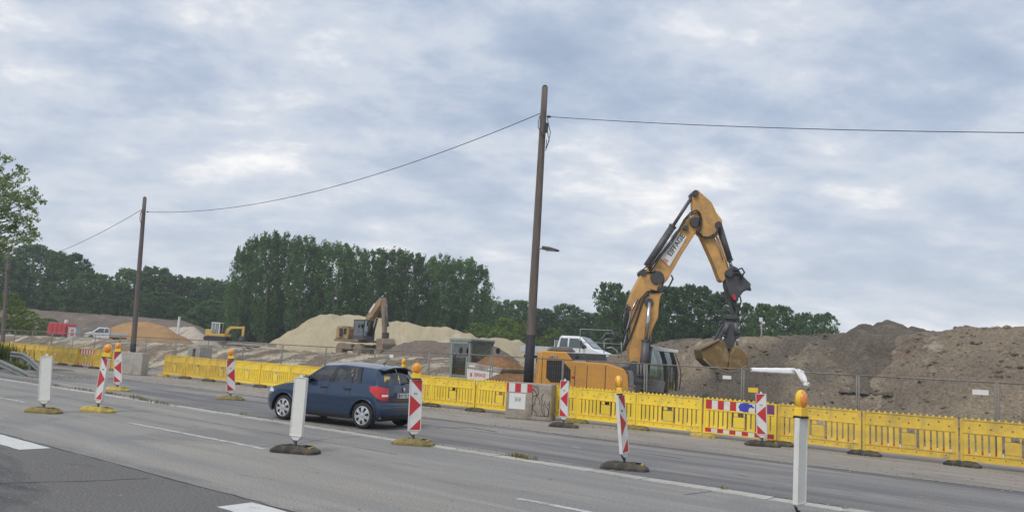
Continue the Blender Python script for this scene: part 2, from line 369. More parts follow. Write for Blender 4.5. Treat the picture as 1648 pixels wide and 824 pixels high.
M_ORANGE_OLD = mat('dusty_orange', (0.42, 0.26, 0.11), .6, .15, 2, dirt=((.15, .12, .09), .42, .64, 1.4))
M_DGREY = mat('machine_dark_grey', (0.06, 0.063, 0.068), .55, .15, 3, dirt=((.17, .155, .13), .55, .8, 3))
M_GRILLE = mat('black_grille', (0.022, 0.022, 0.026), .7, .2, 8)
M_MGREY = mat('machine_grey', (0.16, 0.165, 0.165), .6, .15, 3, dirt=((.24, .21, .17), .5, .8, 3))
M_STEEL = mat('cylinder_chrome', (0.5, 0.5, 0.52), .22, .05, 5, metal=.9)
M_CYL = mat('cylinder_grey', (0.085, 0.085, 0.095), .45, .12, 4, dirt=((.2, .17, .14), .55, .8, 3))
M_BUCKET = mat('worn_bucket', (0.185, 0.118, 0.045), .6, .25, 3, .004, 20, dirt=((.36, .30, .21), .52, .72, 2.5), metal=.1)
M_BUCKET2 = mat('muddy_bucket', (0.215, 0.165, 0.12), .85, .2, 3, .01, 20, dirt=((.30, .24, .17), .5, .72, 2.5))
M_SIGN = mat('sign_white', (0.70, 0.70, 0.69), .5, .04, 3, dirt=((.5, .48, .44), .56, .85, 4))
M_TEXT = mat('lettering_black', (0.03, 0.03, 0.035), .6, .1, 5)
M_LOGO = mat('lettering_red', (0.55, 0.10, 0.08), .6, .1, 5)
M_CARPAINT = mat('dark_blue_paint', (0.010, 0.034, 0.082), .28, .05, 2, metal=.25, coat=1.0, dirt=((.05, .06, .08), .66, .95, 2))
M_BLACKPL = mat('black_plastic', (0.02, 0.02, 0.022), .5, .15, 6)
M_TYRE = mat('tyre_rubber', (0.022, 0.022, 0.023), .85, .2, 9, .003, 40)
M_RIM = mat('silver_hubcap', (0.55, 0.56, 0.58), .35, .06, 9, metal=.6)
M_TAIL = mat('tail_light_red', (0.50, 0.012, 0.018), .15, .15, 12, coat=.8)
M_TAILW = mat('tail_light_clear', (0.85, 0.72, 0.70), .15, .1, 12, coat=.8)
M_HEAD = mat('headlight_clear', (0.62, 0.66, 0.68), .12, .15, 16, coat=.9, metal=.2)
M_SEAT = mat('seat_fabric', (0.13, 0.132, 0.14), .9, .2, 7)
M_INNER = mat('cabin_lining', (0.16, 0.16, 0.16), .9, .2, 5)
M_PLATE = mat('plate_white', (0.75, 0.75, 0.73), .4, .03, 5)
M_PLATE_BLUE = mat('plate_blue', (0.03, 0.07, 0.35), .4, .05, 5)
M_CHROME = mat('chrome', (0.7, 0.7, 0.72), .12, .03, 5, metal=1.0)
M_GLASS = glass_mat('car_glass', (0.88, 0.93, 0.90), .02)
M_GLASS_D = glass_mat('tinted_glass', (0.30, 0.36, 0.36), .06)
M_GLASS_CAB = glass_mat('cab_glass', (0.72, 0.82, 0.80), .10)
M_VANWHITE = mat('van_white', (0.72, 0.73, 0.75), .35, .03, 2, coat=.5, dirt=((.5, .48, .44), .6, .85, 2))
M_ALU = mat('drop_side_aluminium', (0.52, 0.53, 0.53), .45, .08, 4, metal=.3)
M_TANK_RED = mat('tank_red', (0.42, 0.035, 0.045), .5, .12, 1.5, dirt=((.2, .07, .06), .55, .8, 1.5))
M_CABINET = mat('cabinet_grey', (0.45, 0.47, 0.46), .6, .08, 2)
M_DIGYEL = mat('digger_yellow', (0.55, 0.36, 0.08), .6, .15, 2, dirt=((.3, .24, .12), .5, .8, 2))
M_DUMPGREY = mat('dumper_grey', (0.25, 0.285, 0.26), .6, .10, 2, dirt=((.27, .25, .21), .55, .85, 2))
M_TARP = mat('white_tarpaulin', (0.82, 0.83, 0.85), .55, .04, 3, .01, 5)
M_BARK = mat('tree_bark', (0.10, 0.085, 0.065), .95, .3, 2, .02, 9)
M_BARK_P = mat('pale_bark', (0.19, 0.175, 0.14), .95, .3, 2, .02, 9)
M_LEAF_POP = leaf_mat('poplar_leaves', (0.104, 0.198, 0.076), trans=.5, yellow=.15, rnd=.26)
M_LEAF_OAK = leaf_mat('oak_leaves', (0.098, 0.19, 0.072), trans=.5, yellow=.15, rnd=.26)
M_LEAF_LIGHT = leaf_mat('light_leaves', (0.16, 0.25, 0.06), trans=.45)
M_LEAF_NEAR = leaf_mat('near_tree_leaves', (0.25, 0.35, 0.20), trans=.6)
M_GRASS = leaf_mat('grass_blades', (0.095, 0.15, 0.04), trans=.3, yellow=.5)
M_DRYGRASS = leaf_mat('dry_grass_blades', (0.20, 0.19, 0.085), trans=.3, yellow=.3)
M_BLUE_SPRAY = mat('blue_film', (0.05, 0.06, 0.42), .5, .1, 5)
M_PURPLE = mat('purple_film', (0.16, 0.045, 0.16), .5, .1, 5)

# ------------------------------------------------------------------ the setting: ground, road, verge, site
def sheet(name, w0, w1, v0, v1, z, m, nw=1, nv=1, edge=None):
    b = MB()
    rows = []
    for j in range(nv + 1):
        rows.append([(w0 + (w1 - w0) * i / nw, v0 + (v1 - v0) * j / nv, z) for i in range(nw + 1)])
    b.grid(rows)
    o = struct(b.build(name, m)); o.rotation_euler = (0, 0, -RA)
    return o
g = MB(); g.grid([[(-1500, -1500, -1.6), (1500, -1500, -1.6)], [(-1500, 1500, -1.6), (1500, 1500, -1.6)]])
struct(g.build('ground', M_GROUND))
W0, W1 = -160.0, 70.0
sheet('road_near_lane', W0, W1, -14.0, 5.42, 0.0, M_ASPH_NEW)
sheet('road_middle_lanes', W0, W1, 5.42, 11.12, 0.0, M_ASPH_MID)
sheet('road_far_lane', W0, W1, 11.46, 16.08, 0.0, M_ASPH_FAR)
sheet('shoulder', W0, W1, 16.08, 24.0, 0.0, M_SHOULDER)
gutter = sheet('gutter_bed', W0, W1, 11.12, 11.46, -0.02, M_CRACK)
rng = random.Random(5)
slab_mb = MB().box((0, 0, 0), (0.985, 0.315, 0.06)); slab_me = slab_mb.mesh('edge_slab', M_STONE_STRIP)
for i in range(66):
    o = obj('edge_slab' , slab_me, gutter)
    o.location = (9.5 - i * 1.0, 11.29 + rng.uniform(-.006, .006), -0.024 + rng.uniform(-.004, .005))
    o.rotation_euler = (rng.uniform(-.01, .01), rng.uniform(-.004, .004), rng.uniform(-.006, .006))
b = MB()
for i in range(70): b.box((-57 - i * 1.0, 11.29, -0.024), (.985, .315, .06))
struct(b.build('far_edge_slabs', M_STONE_STRIP, gutter), 'stuff')

def marking(name, w0, w1, v0, v1, m, skew=0.0, n=14):
    b = MB(); r = random.Random(hash(name) % 999 + int(w0 * 7))
    rows = [[], []]
    for i in range(n + 1):
        t = i / n; jit = .012
        rows[0].append((w0 + (w1 - w0) * t - skew / 2, v0 + r.uniform(-jit, jit), 0.004))
        rows[1].append((w0 + (w1 - w0) * t + skew / 2, v1 + r.uniform(-jit, jit), 0.004))
    b.grid(rows)
    o = struct(b.build(name, m)); o.rotation_euler = (0, 0, -RA)
    return o
# wide block marking on the new asphalt, thin dashes on the worn lanes
for w1 in (-13.07, -4.75, 3.6, -19.1, -25.1, -31.1):
    marking('block_marking', w1 - 3.0, w1, 4.92, 5.37, M_PAINT)
marking('lane_dash', -16.35, -11.6, 8.12, 8.235, M_PAINT_THIN, n=40)
marking('lane_dash', -6.12, -1.2, 8.10, 8.215, M_PAINT_THIN, n=40)
marking('lane_dash', -26.5, -21.8, 8.12, 8.235, M_PAINT_THIN, n=40)
marking('lane_dash', -37.0, -32.4, 8.12, 8.235, M_PAINT_THIN, n=30)
marking('lane_dash', 4.2, 9.0, 8.10, 8.215, M_PAINT_THIN, n=40)
def seam(pts, wd, name='tar_seam', seed=1):
    b = MB(); r = random.Random(seed)
    P = []
    for (a0, a1), (b0, b1) in zip(pts[:-1], pts[1:]):
        n = max(2, int(math.hypot(b0 - a0, b1 - a1) / .25))
        for i in range(n): P.append((a0 + (b0 - a0) * i / n, a1 + (b1 - a1) * i / n))
    P.append(pts[-1])
    rows = [[], []]
    for i, (w, v) in enumerate(P):
        q = P[min(i + 1, len(P) - 1)]; p = P[max(i - 1, 0)]
        d = Vector((q[0] - p[0], q[1] - p[1], 0)).normalized(); nrm = Vector((-d.y, d.x, 0))
        jit = r.uniform(-.02, .02); hw = wd * r.uniform(.4, 1.1) / 2
        c = Vector((w, v, .003)) + nrm * jit
        rows[0].append(tuple(c - nrm * hw)); rows[1].append(tuple(c + nrm * hw))
    b.grid(rows)
    o = struct(b.build(name, M_CRACK)); o.rotation_euler = (0, 0, -RA)
seam([(-60, 5.43), (-13, 5.43), (8, 5.44)], .035, seed=2)
seam([toR(gp(0, 777)), toR(gp(130, 774)), toR(gp(240, 770))], .03, seed=3)
seam([(-60, 16.08), (-20, 16.1), (12, 16.07)], .06, seed=4)
seam([(-50, 11.5), (10, 11.5)], .035, seed=5)
seam([toR(gp(700, 688)), toR(gp(760, 688)), toR(gp(800, 695))], .10, seed=6)
seam([toR(gp(1030, 688 + 40)), toR(gp(1100, 738))], .05, seed=7)
seam([(-27, 14.2), (-22, 14.6), (-17, 14.3)], .05, seed=8)
seam([(-40, 17.6), (-30, 17.7), (-22, 17.55)], .05, seed=9)

seam([(-34, 9.75), (-22, 9.72), (-10, 9.78)], .022, seed=21)
seam([(-12.5, 11.1), (-12.4, 10.2), (-12.0, 9.2), (-11.9, 8.3)], .022, seed=23)
seam([(-4.8, 11.1), (-4.9, 10.4)], .02, seed=24)
seam([(-24, 11.1), (-23.8, 9.6), (-23.2, 7.0), (-23.3, 5.5)], .025, seed=25)
# site terrain: a heightfield in road coordinates, trench floor behind the fence, bank, plateau
def lerp_tab(tab, x):
    if x <= tab[0][0]: return tab[0][1]
    for (a, p), (c, q) in zip(tab[:-1], tab[1:]):
        if x <= c:
            t = (x - a) / (c - a); t = t * t * (3 - 2 * t)
            return p + (q - p) * t
    return tab[-1][1]
HP = [(-160, 1.25), (-67, 1.30), (-36, 1.42), (-28, 1.45), (-23.5, 1.75), (-20.5, 2.5), (-17.5, 3.25), (-8.5, 3.6), (-2.9, 4.0), (30, 4.1)]
V_FOOT = [(-160, 25.2), (-45, 25.2), (-36, 26.0), (-26, 27.5), (-20, 29.5), (-12, 28.5), (-4, 26.0), (30, 25.5)]
V_TOP = [(-160, 29.5), (-60, 30.0), (-36, 33.5), (-26, 37.0), (-17.8, 36.5), (-8.5, 35.0), (-3, 34.5), (30, 34)]
def smooth01(t):
    t = min(1, max(0, t)); return t * t * (3 - 2 * t)
def site_z(w, v):
    hp, vf, vt = lerp_tab(HP, w), lerp_tab(V_FOOT, w), lerp_tab(V_TOP, w)
    big = noise.noise(Vector((w * .12, v * .12, 3.3)))
    vt += big * 1.3; vf += noise.noise(Vector((w * .2, 7.7, 1.1))) * .9
    floor = -0.55 + .12 * noise.noise(Vector((w * .3, v * .3, .4)))
    if v < 24.4: floor = floor + (-.02 - floor) * smooth01((24.4 - v) / .9)
    t = (v - vf) / (vt - vf)
    if t <= 0: z = floor
    elif t < 1:
        z = floor + (hp - floor) * (0.75 * t + .25 * smooth01(t))
        k = math.sin(math.pi * t)
        gul = noise.noise(Vector(((w + v * .35) * .42, v * .10, 5.0))) * .52 + noise.noise(Vector(((w + v * .3) * 1.2, v * .35, 9.0))) * .22 + noise.noise(Vector((w * .3, v * .5, 19.0))) * .35
        z += k * gul * (.6 + hp * .18)
    else:
        z = hp + .10 * big
        if w > -22 and v > 52: z = hp + (1.3 - hp) * smooth01((v - 52) / 14)
        if v > 70: z += (1.3 - z) * smooth01((v - 70) / 20)
    amp = .05 + .13 * smooth01((v - 25) / 3)
    z += amp * (noise.noise(Vector((w * 1.1, v * 1.1, 2.0))) + .5 * noise.noise(Vector((w * 2.6, v * 2.6, 6.0))) + .35 * noise.noise(Vector((w * 5.5, v * 5.5, 8.0))))
    return z
def frange(a, b, s):
    out = []; x = a
    while x < b - 1e-6: out.append(x); x += s
    out.append(b); return out
ws = frange(-150, -60, 1.5)[:-1] + frange(-60, -26, .32)[:-1] + frange(-26, 12, .2)[:-1] + frange(12, 60, 2)
vs = frange(23.2, 40, .24)[:-1] + frange(40, 70, 1.2)[:-1] + frange(70, 130, 5)[:-1] + frange(130, 700, 95)
b = MB(); b.grid([[(w, v, site_z(w, v)) for w in ws] for v in vs])
site = struct(b.build('site_terrain', M_SITE, smooth=True)); site.rotation_euler = (0, 0, -RA)

def site_world_z(x, y):
    w, v = toR(Vector((x, y, 0))); return site_z(w, v)

# loose lumps of soil on the banks
lr = random.Random(77)
def lump_mesh(name, m, seed, sub=2):
    bm = bmesh.new(); bmesh.ops.create_icosphere(bm, subdivisions=sub, radius=1)
    for v in bm.verts:
        k = 1 + .35 * noise.noise(v.co * 1.3 + Vector((seed * 3.1, 0, 0))) + .18 * noise.noise(v.co * 3.1 + Vector((0, seed, 0)))
        v.co *= k; v.co.z *= .62
    me = bpy.data.meshes.new(name); bm.to_mesh(me); bm.free(); me.materials.append(m)
    return me
b = MB()
tmpl = []
for sd_ in range(4):
    bm = bmesh.new(); bmesh.ops.create_icosphere(bm, subdivisions=1, radius=1)
    for v in bm.verts: v.co *= 1 + .5 * noise.noise(v.co * 1.5 + Vector((sd_ * 5., 0, 0)))
    bm.verts.ensure_lookup_table()
    tmpl.append(([tuple(v.co) for v in bm.verts], [tuple(v.index for v in f.verts) for f in bm.faces])); bm.free()
for i in range(3400):
    w = lr.uniform(-60, 8); v = lr.uniform(25, 37)
    if lr.random() < .5: w = lr.uniform(-20, 8)
    sc = min(.11, .024 * lr.paretovariate(1.8))
    Mx = Matrix.Translation((w, v, site_z(w, v) + sc * .1)) @ Matrix.Rotation(lr.uniform(0, 6.28), 4, 'Z') @ Matrix.Diagonal((sc * lr.uniform(.8, 1.5), sc, sc * lr.uniform(.5, .9), 1))
    tv, tf = tmpl[lr.randrange(4)]
    b.add(tv, tf, Mx)
lumps = b.build('soil_lumps', M_SITE); lumps.rotation_euler = (0, 0, -RA); struct(lumps, 'stuff'); lumps['label'] = 'loose lumps of soil scattered over the banks'; lumps['category'] = 'soil'

# heaps: ridge polyline with heights, sides falling at the angle of repose
def heap(name, label, ridge, base, slope, m, res, rough=.10, group=None, seed=0, gully=0.0):
    xs0 = min(p.x - (p.z - base) / slope for p in ridge) - .5; xs1 = max(p.x + (p.z - base) / slope for p in ridge) + .5
    ys0 = min(p.y - (p.z - base) / slope for p in ridge) - .5; ys1 = max(p.y + (p.z - base) / slope for p in ridge) + .5
    nx, ny = max(8, int((xs1 - xs0) / res)), max(8, int((ys1 - ys0) / res))
    cx, cy = (xs0 + xs1) / 2, (ys0 + ys1) / 2
    def zz(x, y):
        best = -99
        for p, q in zip(ridge[:-1], ridge[1:]):
            d = Vector((q.x - p.x, q.y - p.y)); L2 = d.length_squared
            t = 0 if L2 < 1e-9 else max(0, min(1, ((x - p.x) * d.x + (y - p.y) * d.y) / L2))
            dist = math.hypot(x - p.x - d.x * t, y - p.y - d.y * t)
            best = max(best, p.z + (q.z - p.z) * t - math.sqrt(dist * dist + .15) * slope + .38 * slope)
        n = noise.noise(Vector((x * .5, y * .5, seed))) * rough * 2 + noise.noise(Vector((x * 1.6, y * 1.6, seed + 3))) * rough + noise.noise(Vector((x * 4, y * 4, seed + 7))) * rough * .4
        if gully: n += gully * noise.noise(Vector((x * 1.1, y * .15, seed + 5)))
        return max(best + n, base - .4)
    b = MB()
    b.grid([[(xs0 + (xs1 - xs0) * i / nx - cx, ys0 + (ys1 - ys0) * j / ny - cy, zz(xs0 + (xs1 - xs0) * i / nx, ys0 + (ys1 - ys0) * j / ny) - base) for i in range(nx + 1)] for j in range(ny + 1)])
    bm_keep = MB(); keep = [f for f in b.f if any(b.v[i][2] > -.35 for i in f)]
    used = sorted({i for f in keep for i in f}); mp_ = {k: n for n, k in enumerate(used)}
    bm_keep.v = [b.v[i] for i in used]; bm_keep.f = [tuple(mp_[i] for i in f) for f in keep]
    o = bm_keep.build(name, m, smooth=True, loc=(cx, cy, base))
    return tag(o, label, 'heap', group)
YS = 86.0
heap('sand_heap', 'long flat-topped heap of pale sand in front of the tall poplars', [at(512, 509, YS), at(530, 505, YS), at(600, 509, YS), at(640, 518, YS), at(735, 530, YS), at(768, 543, YS + 1), at(835, 548, YS + 6)], 1.25, .72, M_SAND, .35, .13, seed=1, gully=.20)
heap('soil_heap', 'low brown soil heap in front of the pale sand beside the wheeled excavator', [at(660, 550, 63), at(690, 546, 63), at(740, 549, 63), at(790, 556, 60)], 1.35, .55, M_BROWN_SOIL, .3, .12, seed=2)
heap('sand_heap', 'orange-brown sand heap right behind the white flatbed pickup', [at(203, 519, 128), at(222, 517, 128), at(245, 520, 127), at(262, 525, 126)], 1.2, .52, M_ORANGE_SAND, .55, .12, seed=3)
heap('sand_heap', 'light grey sand heap with a white pipe, right of the orange heap', [at(276, 526, 133), at(306, 526, 133), at(316, 531, 131)], 1.2, .62, M_GREY_SAND, .55, .14, seed=4, gully=.2)
heap('soil_berm', 'long low brown gravel berm below the wood at far left', [at(20, 494, 150), at(62, 499, 150), at(180, 507, 150), at(296, 516, 150), at(318, 524, 148)], 1.2, .55, M_BROWN_SOIL, .8, .12, seed=5)
heap('soil_heap', 'dark earth mound forming the peak on top of the right-hand bank', [at(1412, 519, 33.5), at(1440, 512, 33.5), at(1466, 519, 33.5), at(1504, 534, 32.5), at(1460, 572, 30.5), at(1400, 580, 31.0)], 1.6, .62, M_DARK_SOIL, .11, .20, seed=6)
heap('soil_heap', 'raised brown earth bank at the right edge of the site', [at(1545, 530, 32.5), at(1580, 525, 32.0), at(1640, 525, 31), at(1760, 520, 29)], 2.4, .6, M_SITE, .16, .12, seed=8)
heap('soil_heap', 'low rounded mound just behind the fence left of the white tarpaulin end', [gp(1225, 690, -.4) + Vector((0, 4.4, 1.05)), gp(1320, 700, -.4) + Vector((0, 4.4, 1.15))], -.7, .36, M_DARK_SOIL, .16, .07, seed=9)
heap('soil_heap', 'small grey soil heap behind the barrier right of the dumper skip', [at(815, 598, 31), at(850, 604, 31)], -.6, .6, M_DUMP_SOIL, .14, .1, seed=12)

# verge with grass at the far left
def blades(name, pts, m, hmin, hmax, seed, wd=.012, lean=.35, parent=None):
    r = random.Random(seed); b = MB()
    for p in pts:
        h = r.uniform(hmin, hmax); a = r.uniform(0, 6.28); l = r.uniform(0, lean) * h
        d = Vector((math.cos(a), math.sin(a), 0)); s = Vector((-d.y, d.x, 0)) * wd * r.uniform(.6, 1.4)
        p = Vector(p)
        b.add([p - s, p + s, p + s * .7 + d * l * .4 + Vector((0, 0, h * .6)), p - s * .7 + d * l * .4 + Vector((0, 0, h * .6)), p + d * l + Vector((0, 0, h))], [(0, 1, 2, 3), (3, 2, 4)])
    me = bpy.data.meshes.new(name); me.from_pydata([tuple(v) for v in b.v], [], b.f); me.materials.append(m)
    return obj(name, me, parent)
gr = random.Random(12)
def scat(n, w0, w1, v0, v1, z=0.0):
    return [tuple(R(gr.uniform(w0, w1), gr.uniform(v0, v1), z)) for _ in range(n)]
def verge_z(w, v): return .02 + .22 * math.sin(math.pi * min(1, max(0, (v - 13.2) / 4.0))) * smooth01((-40.5 - w) / 6)
vb = MB(); vb.grid([[(w, v, verge_z(w, v)) for w in frange(-80, -40.2, 1.6)] for v in frange(13.2, 17.2, .5)])
vo = struct(vb.build('grass_verge', M_GROUND, smooth=True)); vo.rotation_euler = (0, 0, -RA)
pts = []
for _ in range(7000):
    w = -40.5 - 24 * gr.random() ** 1.3; v = gr.uniform(13.4, 15.6)
    pts.append(tuple(R(w, v, verge_z(w, v) - .02)))
tall = []
for _ in range(2200):
    w = -45.5 - abs(gr.gauss(0, 3.5)); v = gr.gauss(15.4, .8); tall.append(tuple(R(w, v, verge_z(w, v))))
g_o = blades('tall_verge_grass', tall, M_GRASS, .5, 1.15, 6, wd=.02); struct(g_o, 'stuff'); g_o['label'] = 'clump of tall green grass at the left edge'; g_o['category'] = 'grass'
g_o = blades('verge_grass', pts, M_GRASS, .08, .26, 3, wd=.02); struct(g_o, 'stuff'); g_o['label'] = 'tall grass on the verge behind the guardrails'; g_o['category'] = 'grass'
wp = []
for (w, v, n, s) in [(-23.2, 11.7, 90, .35), (-24.6, 11.65, 70, .3), (-22.0, 11.35, 60, .35), (-21.0, 11.2, 40, .25), (-20.4, 11.2, 40, .3), (-26.5, 11.6, 60, .4), (-28.4, 11.6, 40, .4), (-8.7, 11.5, 80, .16), (-8.45, 11.42, 50, .12), (-4.75, 11.4, 14, .05), (-13.5, 11.45, 10, .06), (-17.2, 11.44, 16, .1)]:
    wp += [tuple(R(w + gr.gauss(0, s), v + gr.gauss(0, .035), 0)) for _ in range(n)]
g_o = blades('gutter_weeds', wp, M_DRYGRASS, .03, .11, 4, wd=.008, lean=1.2); struct(g_o, 'stuff'); g_o['label'] = 'small weeds growing in the edge strip of the road'; g_o['category'] = 'weeds'
wp = scat(500, -38, -10, 18.6, 19.3) + scat(300, -34.5, -33, 12.6, 15.0)
g_o = blades('shoulder_weeds', wp, M_DRYGRASS, .02, .08, 5, wd=.008, lean=1.2); struct(g_o, 'stuff'); g_o['label'] = 'sparse weeds along the foot of the barriers'; g_o['category'] = 'weeds'
# grit on the shoulder and the edge of the lane
b = MB()
for i in range(2200):
    w = gr.uniform(-40, 6); v = gr.choice([gr.gauss(16.2, .25), gr.uniform(16.2, 19.5), gr.gauss(11.6, .15), gr.gauss(19.2, .3)])
    sc = gr.uniform(.008, .022)
    tv, tf = tmpl[gr.randrange(4)]
    b.add(tv, tf, Matrix.Translation((w, v, sc * .4)) @ Matrix.Diagonal((sc, sc, sc * .7, 1)))
gt = b.build('road_grit', M_SHOULDER); gt.rotation_euler = (0, 0, -RA); struct(gt, 'stuff'); gt['label'] = 'loose grit and small stones along the lane edges'; gt['category'] = 'gravel'

# ------------------------------------------------------------------ trees
def leaves_mesh(name, centers, radii, per, size, m, seed, flat=.8):
    r = np.random.default_rng(seed)
    n = len(centers) * per
    C = np.repeat(np.array(centers), per, 0); Rr = np.repeat(np.array(radii), per)
    d = r.normal(size=(n, 3)); d /= np.linalg.norm(d, axis=1)[:, None]
    P = C + d * (Rr * r.random(n) ** .45)[:, None] * np.array([1, 1, flat])
    nrm = d * .6 + r.normal(size=(n, 3)) * .6 + np.array([0, 0, .35]); nrm /= np.linalg.norm(nrm, axis=1)[:, None]
    t = np.cross(nrm, r.normal(size=(n, 3))); t /= np.linalg.norm(t, axis=1)[:, None]
    q = np.cross(nrm, t)
    s = (size * r.uniform(.6, 1.35, n))[:, None]
    V = np.stack([P - t * s, P - q * s * .55 + nrm * s * .12, P + t * s, P + q * s * .55 + nrm * s * .12], 1).reshape(-1, 3)
    me = bpy.data.meshes.new(name)
    me.vertices.add(4 * n); me.vertices.foreach_set('co', V.astype(np.float32).ravel())
    me.loops.add(4 * n); me.loops.foreach_set('vertex_index', np.arange(4 * n, dtype=np.int32))
    me.polygons.add(n); me.polygons.foreach_set('loop_start', np.arange(0, 4 * n, 4, dtype=np.int32)); me.polygons.foreach_set('loop_total', np.full(n, 4, dtype=np.int32))
    me.update(calc_edges=True); me.materials.append(m)
    return me
def tree_proto(kind, seed):
    r = random.Random(seed)
    cs, rs, limbs = [], [], []
    if kind == 'poplar':
        Ht, wid, h0, nc, per, size = 22.0, 3.75, .06, 480, 22, .215
        env = lambda t: wid * (.62 + .38 * math.sin(math.pi * min(1, t * 1.05))) * (1 if t < .90 else math.sqrt(max(.10, 1 - ((t - .90) / .11) ** 2)))
    elif kind == 'oak':
        Ht, wid, h0, nc, per, size = 18.0, 6.2, .06, 460, 30, .29
        env = lambda t: wid * math.sqrt(max(0.02, 1 - ((t - .48) / .56) ** 2))
    else:
        Ht, wid, h0, nc, per, size = 7.0, 3.8, .02, 200, 30, .17
        env = lambda t: wid * math.sqrt(max(0.02, 1 - ((t - .35) / .68) ** 2))
    lobes = [(r.uniform(0, 6.28), r.uniform(.15, .95), r.uniform(.75, 1.25)) for _ in range(14)]
    for i in range(nc):
        t = r.random() ** .9; a = r.uniform(0, 6.28)
        if kind == 'poplar':
            if r.random() < .07: t = r.uniform(.93, 1.02)
            t *= 1 - .07 * abs(math.sin(a * 1.5 + seed)) - .05 * r.random()
        k = 1.0
        for la, lt, ls in lobes:
            da = abs((a - la + math.pi) % (2 * math.pi) - math.pi)
            k += (ls - 1) * math.exp(-(da / .6) ** 2 - ((t - lt) / .14) ** 2) * 1.5
        rad = env(t) * k * (r.random() ** .42)
        cs.append((rad * math.cos(a), rad * math.sin(a), Ht * (h0 + (1 - h0) * t * .985)))
        rs.append(r.uniform(.40, .85) * (1.35 if kind == 'oak' else .85) * (1.0 if t < .85 else .75) * (.7 if kind == 'shrub' else 1))
    tb = MB()
    top = .93 if kind == 'poplar' else .75
    path = [(0, 0, -.5)]
    for k in range(1, 7):
        path.append((r.gauss(0, .18) * k * .4, r.gauss(0, .18) * k * .4, Ht * top * k / 6))
    r0 = .32 if kind == 'poplar' else (.40 if kind == 'oak' else .14)
    tb.tube(path, [r0 * (1 - .9 * k / 6) for k in range(7)], 7)
    for k in range(16 if kind != 'shrub' else 8):
        c = Vector(cs[r.randrange(nc)]); hz = max(.6, c.z - r.uniform(1.5, 4.5) * (.4 if kind == 'shrub' else 1))
        j = min(5, int(hz / (Ht * top / 6))); f = hz / (Ht * top / 6) - j
        p0 = Vector(path[j]).lerp(Vector(path[min(6, j + 1)]), min(1, f))
        rr = max(.04, r0 * (1 - .9 * hz / (Ht * top)) * .5)
        tb.tube([p0, p0.lerp(c, .5) + Vector((0, 0, .3)), c], [rr, rr * .6, .02], 5)
    return tb, cs, rs, per, size, Ht, wid
PROTO = {}
for kind, seeds, lm, bk in (('poplar', (1, 2, 3, 4), M_LEAF_POP, M_BARK_P), ('oak', (11, 12, 13, 14), M_LEAF_OAK, M_BARK), ('shrub', (21, 22, 23), M_LEAF_LIGHT, M_BARK)):
    PROTO[kind] = []
    for sdx in seeds:
        tb, cs, rs, per, size, Ht, wid = tree_proto(kind, sdx)
        PROTO[kind].append((tb.mesh('trunk', bk, True), leaves_mesh('crown', cs, rs, per, size, lm, sdx, 1.7 if kind == 'poplar' else .85), Ht, wid))
tcount = {}
def tree(kind, px, pyt, Y, wpx, label, name, group, base=1.2, rz=None):
    k = tcount.get(kind, 0); tcount[kind] = k + 1
    tm, cm, Ht, wid = PROTO[kind][k % len(PROTO[kind])]
    top = at(px, pyt, Y); h = (top.z - base)
    root = thing(name, label, 'tree' if kind != 'shrub' else 'bush', (top.x, Y, base), (k * 1.7) % 6.28 if rz is None else rz, group)
    sz = h / Ht; sx = (wpx * Y / F_PX) / (2 * wid)
    root.scale = (sx * (1 + .10 * math.sin(k * 2.3)), sx * (1 + .1 * math.cos(k * 1.9)), sz)
    obj('trunk', tm, root); obj('crown', cm, root)
    return root
# tall poplar row
pop = [(396, 392, 134, 44), (416, 374, 138, 48), (440, 367, 132, 58), (468, 372, 138, 52), (494, 378, 131, 56), (520, 383, 139, 50), (546, 385, 132, 58), (576, 393, 140, 50), (604, 401, 133, 54), (634, 394, 138, 58), (662, 400, 132, 54), (690, 409, 139, 50), (716, 407, 133, 56), (744, 411, 138, 50), (768, 419, 133, 48)]
for i, (x, y, Y, w) in enumerate(pop):
    lab = 'tall poplar in the row behind the sand heap, %s from the left' % ORD[i]
    if i == len(pop) - 1: lab = 'last tall poplar at the right end of the row, with gaps in its crown'
    tree('poplar', x, y, Y, w * 1.12, lab, 'poplar_tree', 'tall poplars behind the sand heap')
oakL = [(-40, 425, 165, 110), (10, 408, 160, 95), (62, 393, 165, 100), (112, 408, 160, 90), (150, 440, 156, 80), (186, 452, 168, 78)]
for i, (x, y, Y, w) in enumerate(oakL):
    tree('oak', x, y, Y, w, 'dark broadleaf tree in the wood above the brown berm, %s from the left' % ORD[i], 'broadleaf_tree', 'broadleaf trees above the brown berm')
oakM = [(216, 433, 170, 80), (252, 431, 174, 88), (292, 444, 170, 76), (326, 447, 176, 76), (362, 452, 170, 84), (300, 478, 160, 70), (345, 484, 158, 76), (262, 470, 161, 80), (390, 478, 155, 60)]
for i, (x, y, Y, w) in enumerate(sorted(oakM)):
    tree('oak', x, y, Y, w, 'rounded tree between the leaning left pole and the poplars, %s from the left' % ORD[i], 'broadleaf_tree', 'rounded trees between pole and poplars')
oakR = [(790, 484, 165, 70), (832, 483, 168, 76), (872, 497, 165, 70), (912, 490, 170, 78), (948, 503, 168, 70), (985, 455, 128, 56), (1012, 470, 132, 60), (1046, 472, 134, 66)]
for i, (x, y, Y, w) in enumerate(oakR):
    tree('oak', x, y, Y, w, 'broadleaf tree between the last poplar and the excavator boom, %s from the left' % ORD[i], 'broadleaf_tree', 'broadleaf trees left of the excavator boom')
oakB = [(1082, 462, 122, 74), (1122, 459, 120, 78), (1160, 470, 124, 70), (1195, 488, 122, 54), (1230, 489, 118, 52), (1260, 492, 122, 50), (1292, 503, 120, 44), (1325, 503, 118, 44)]
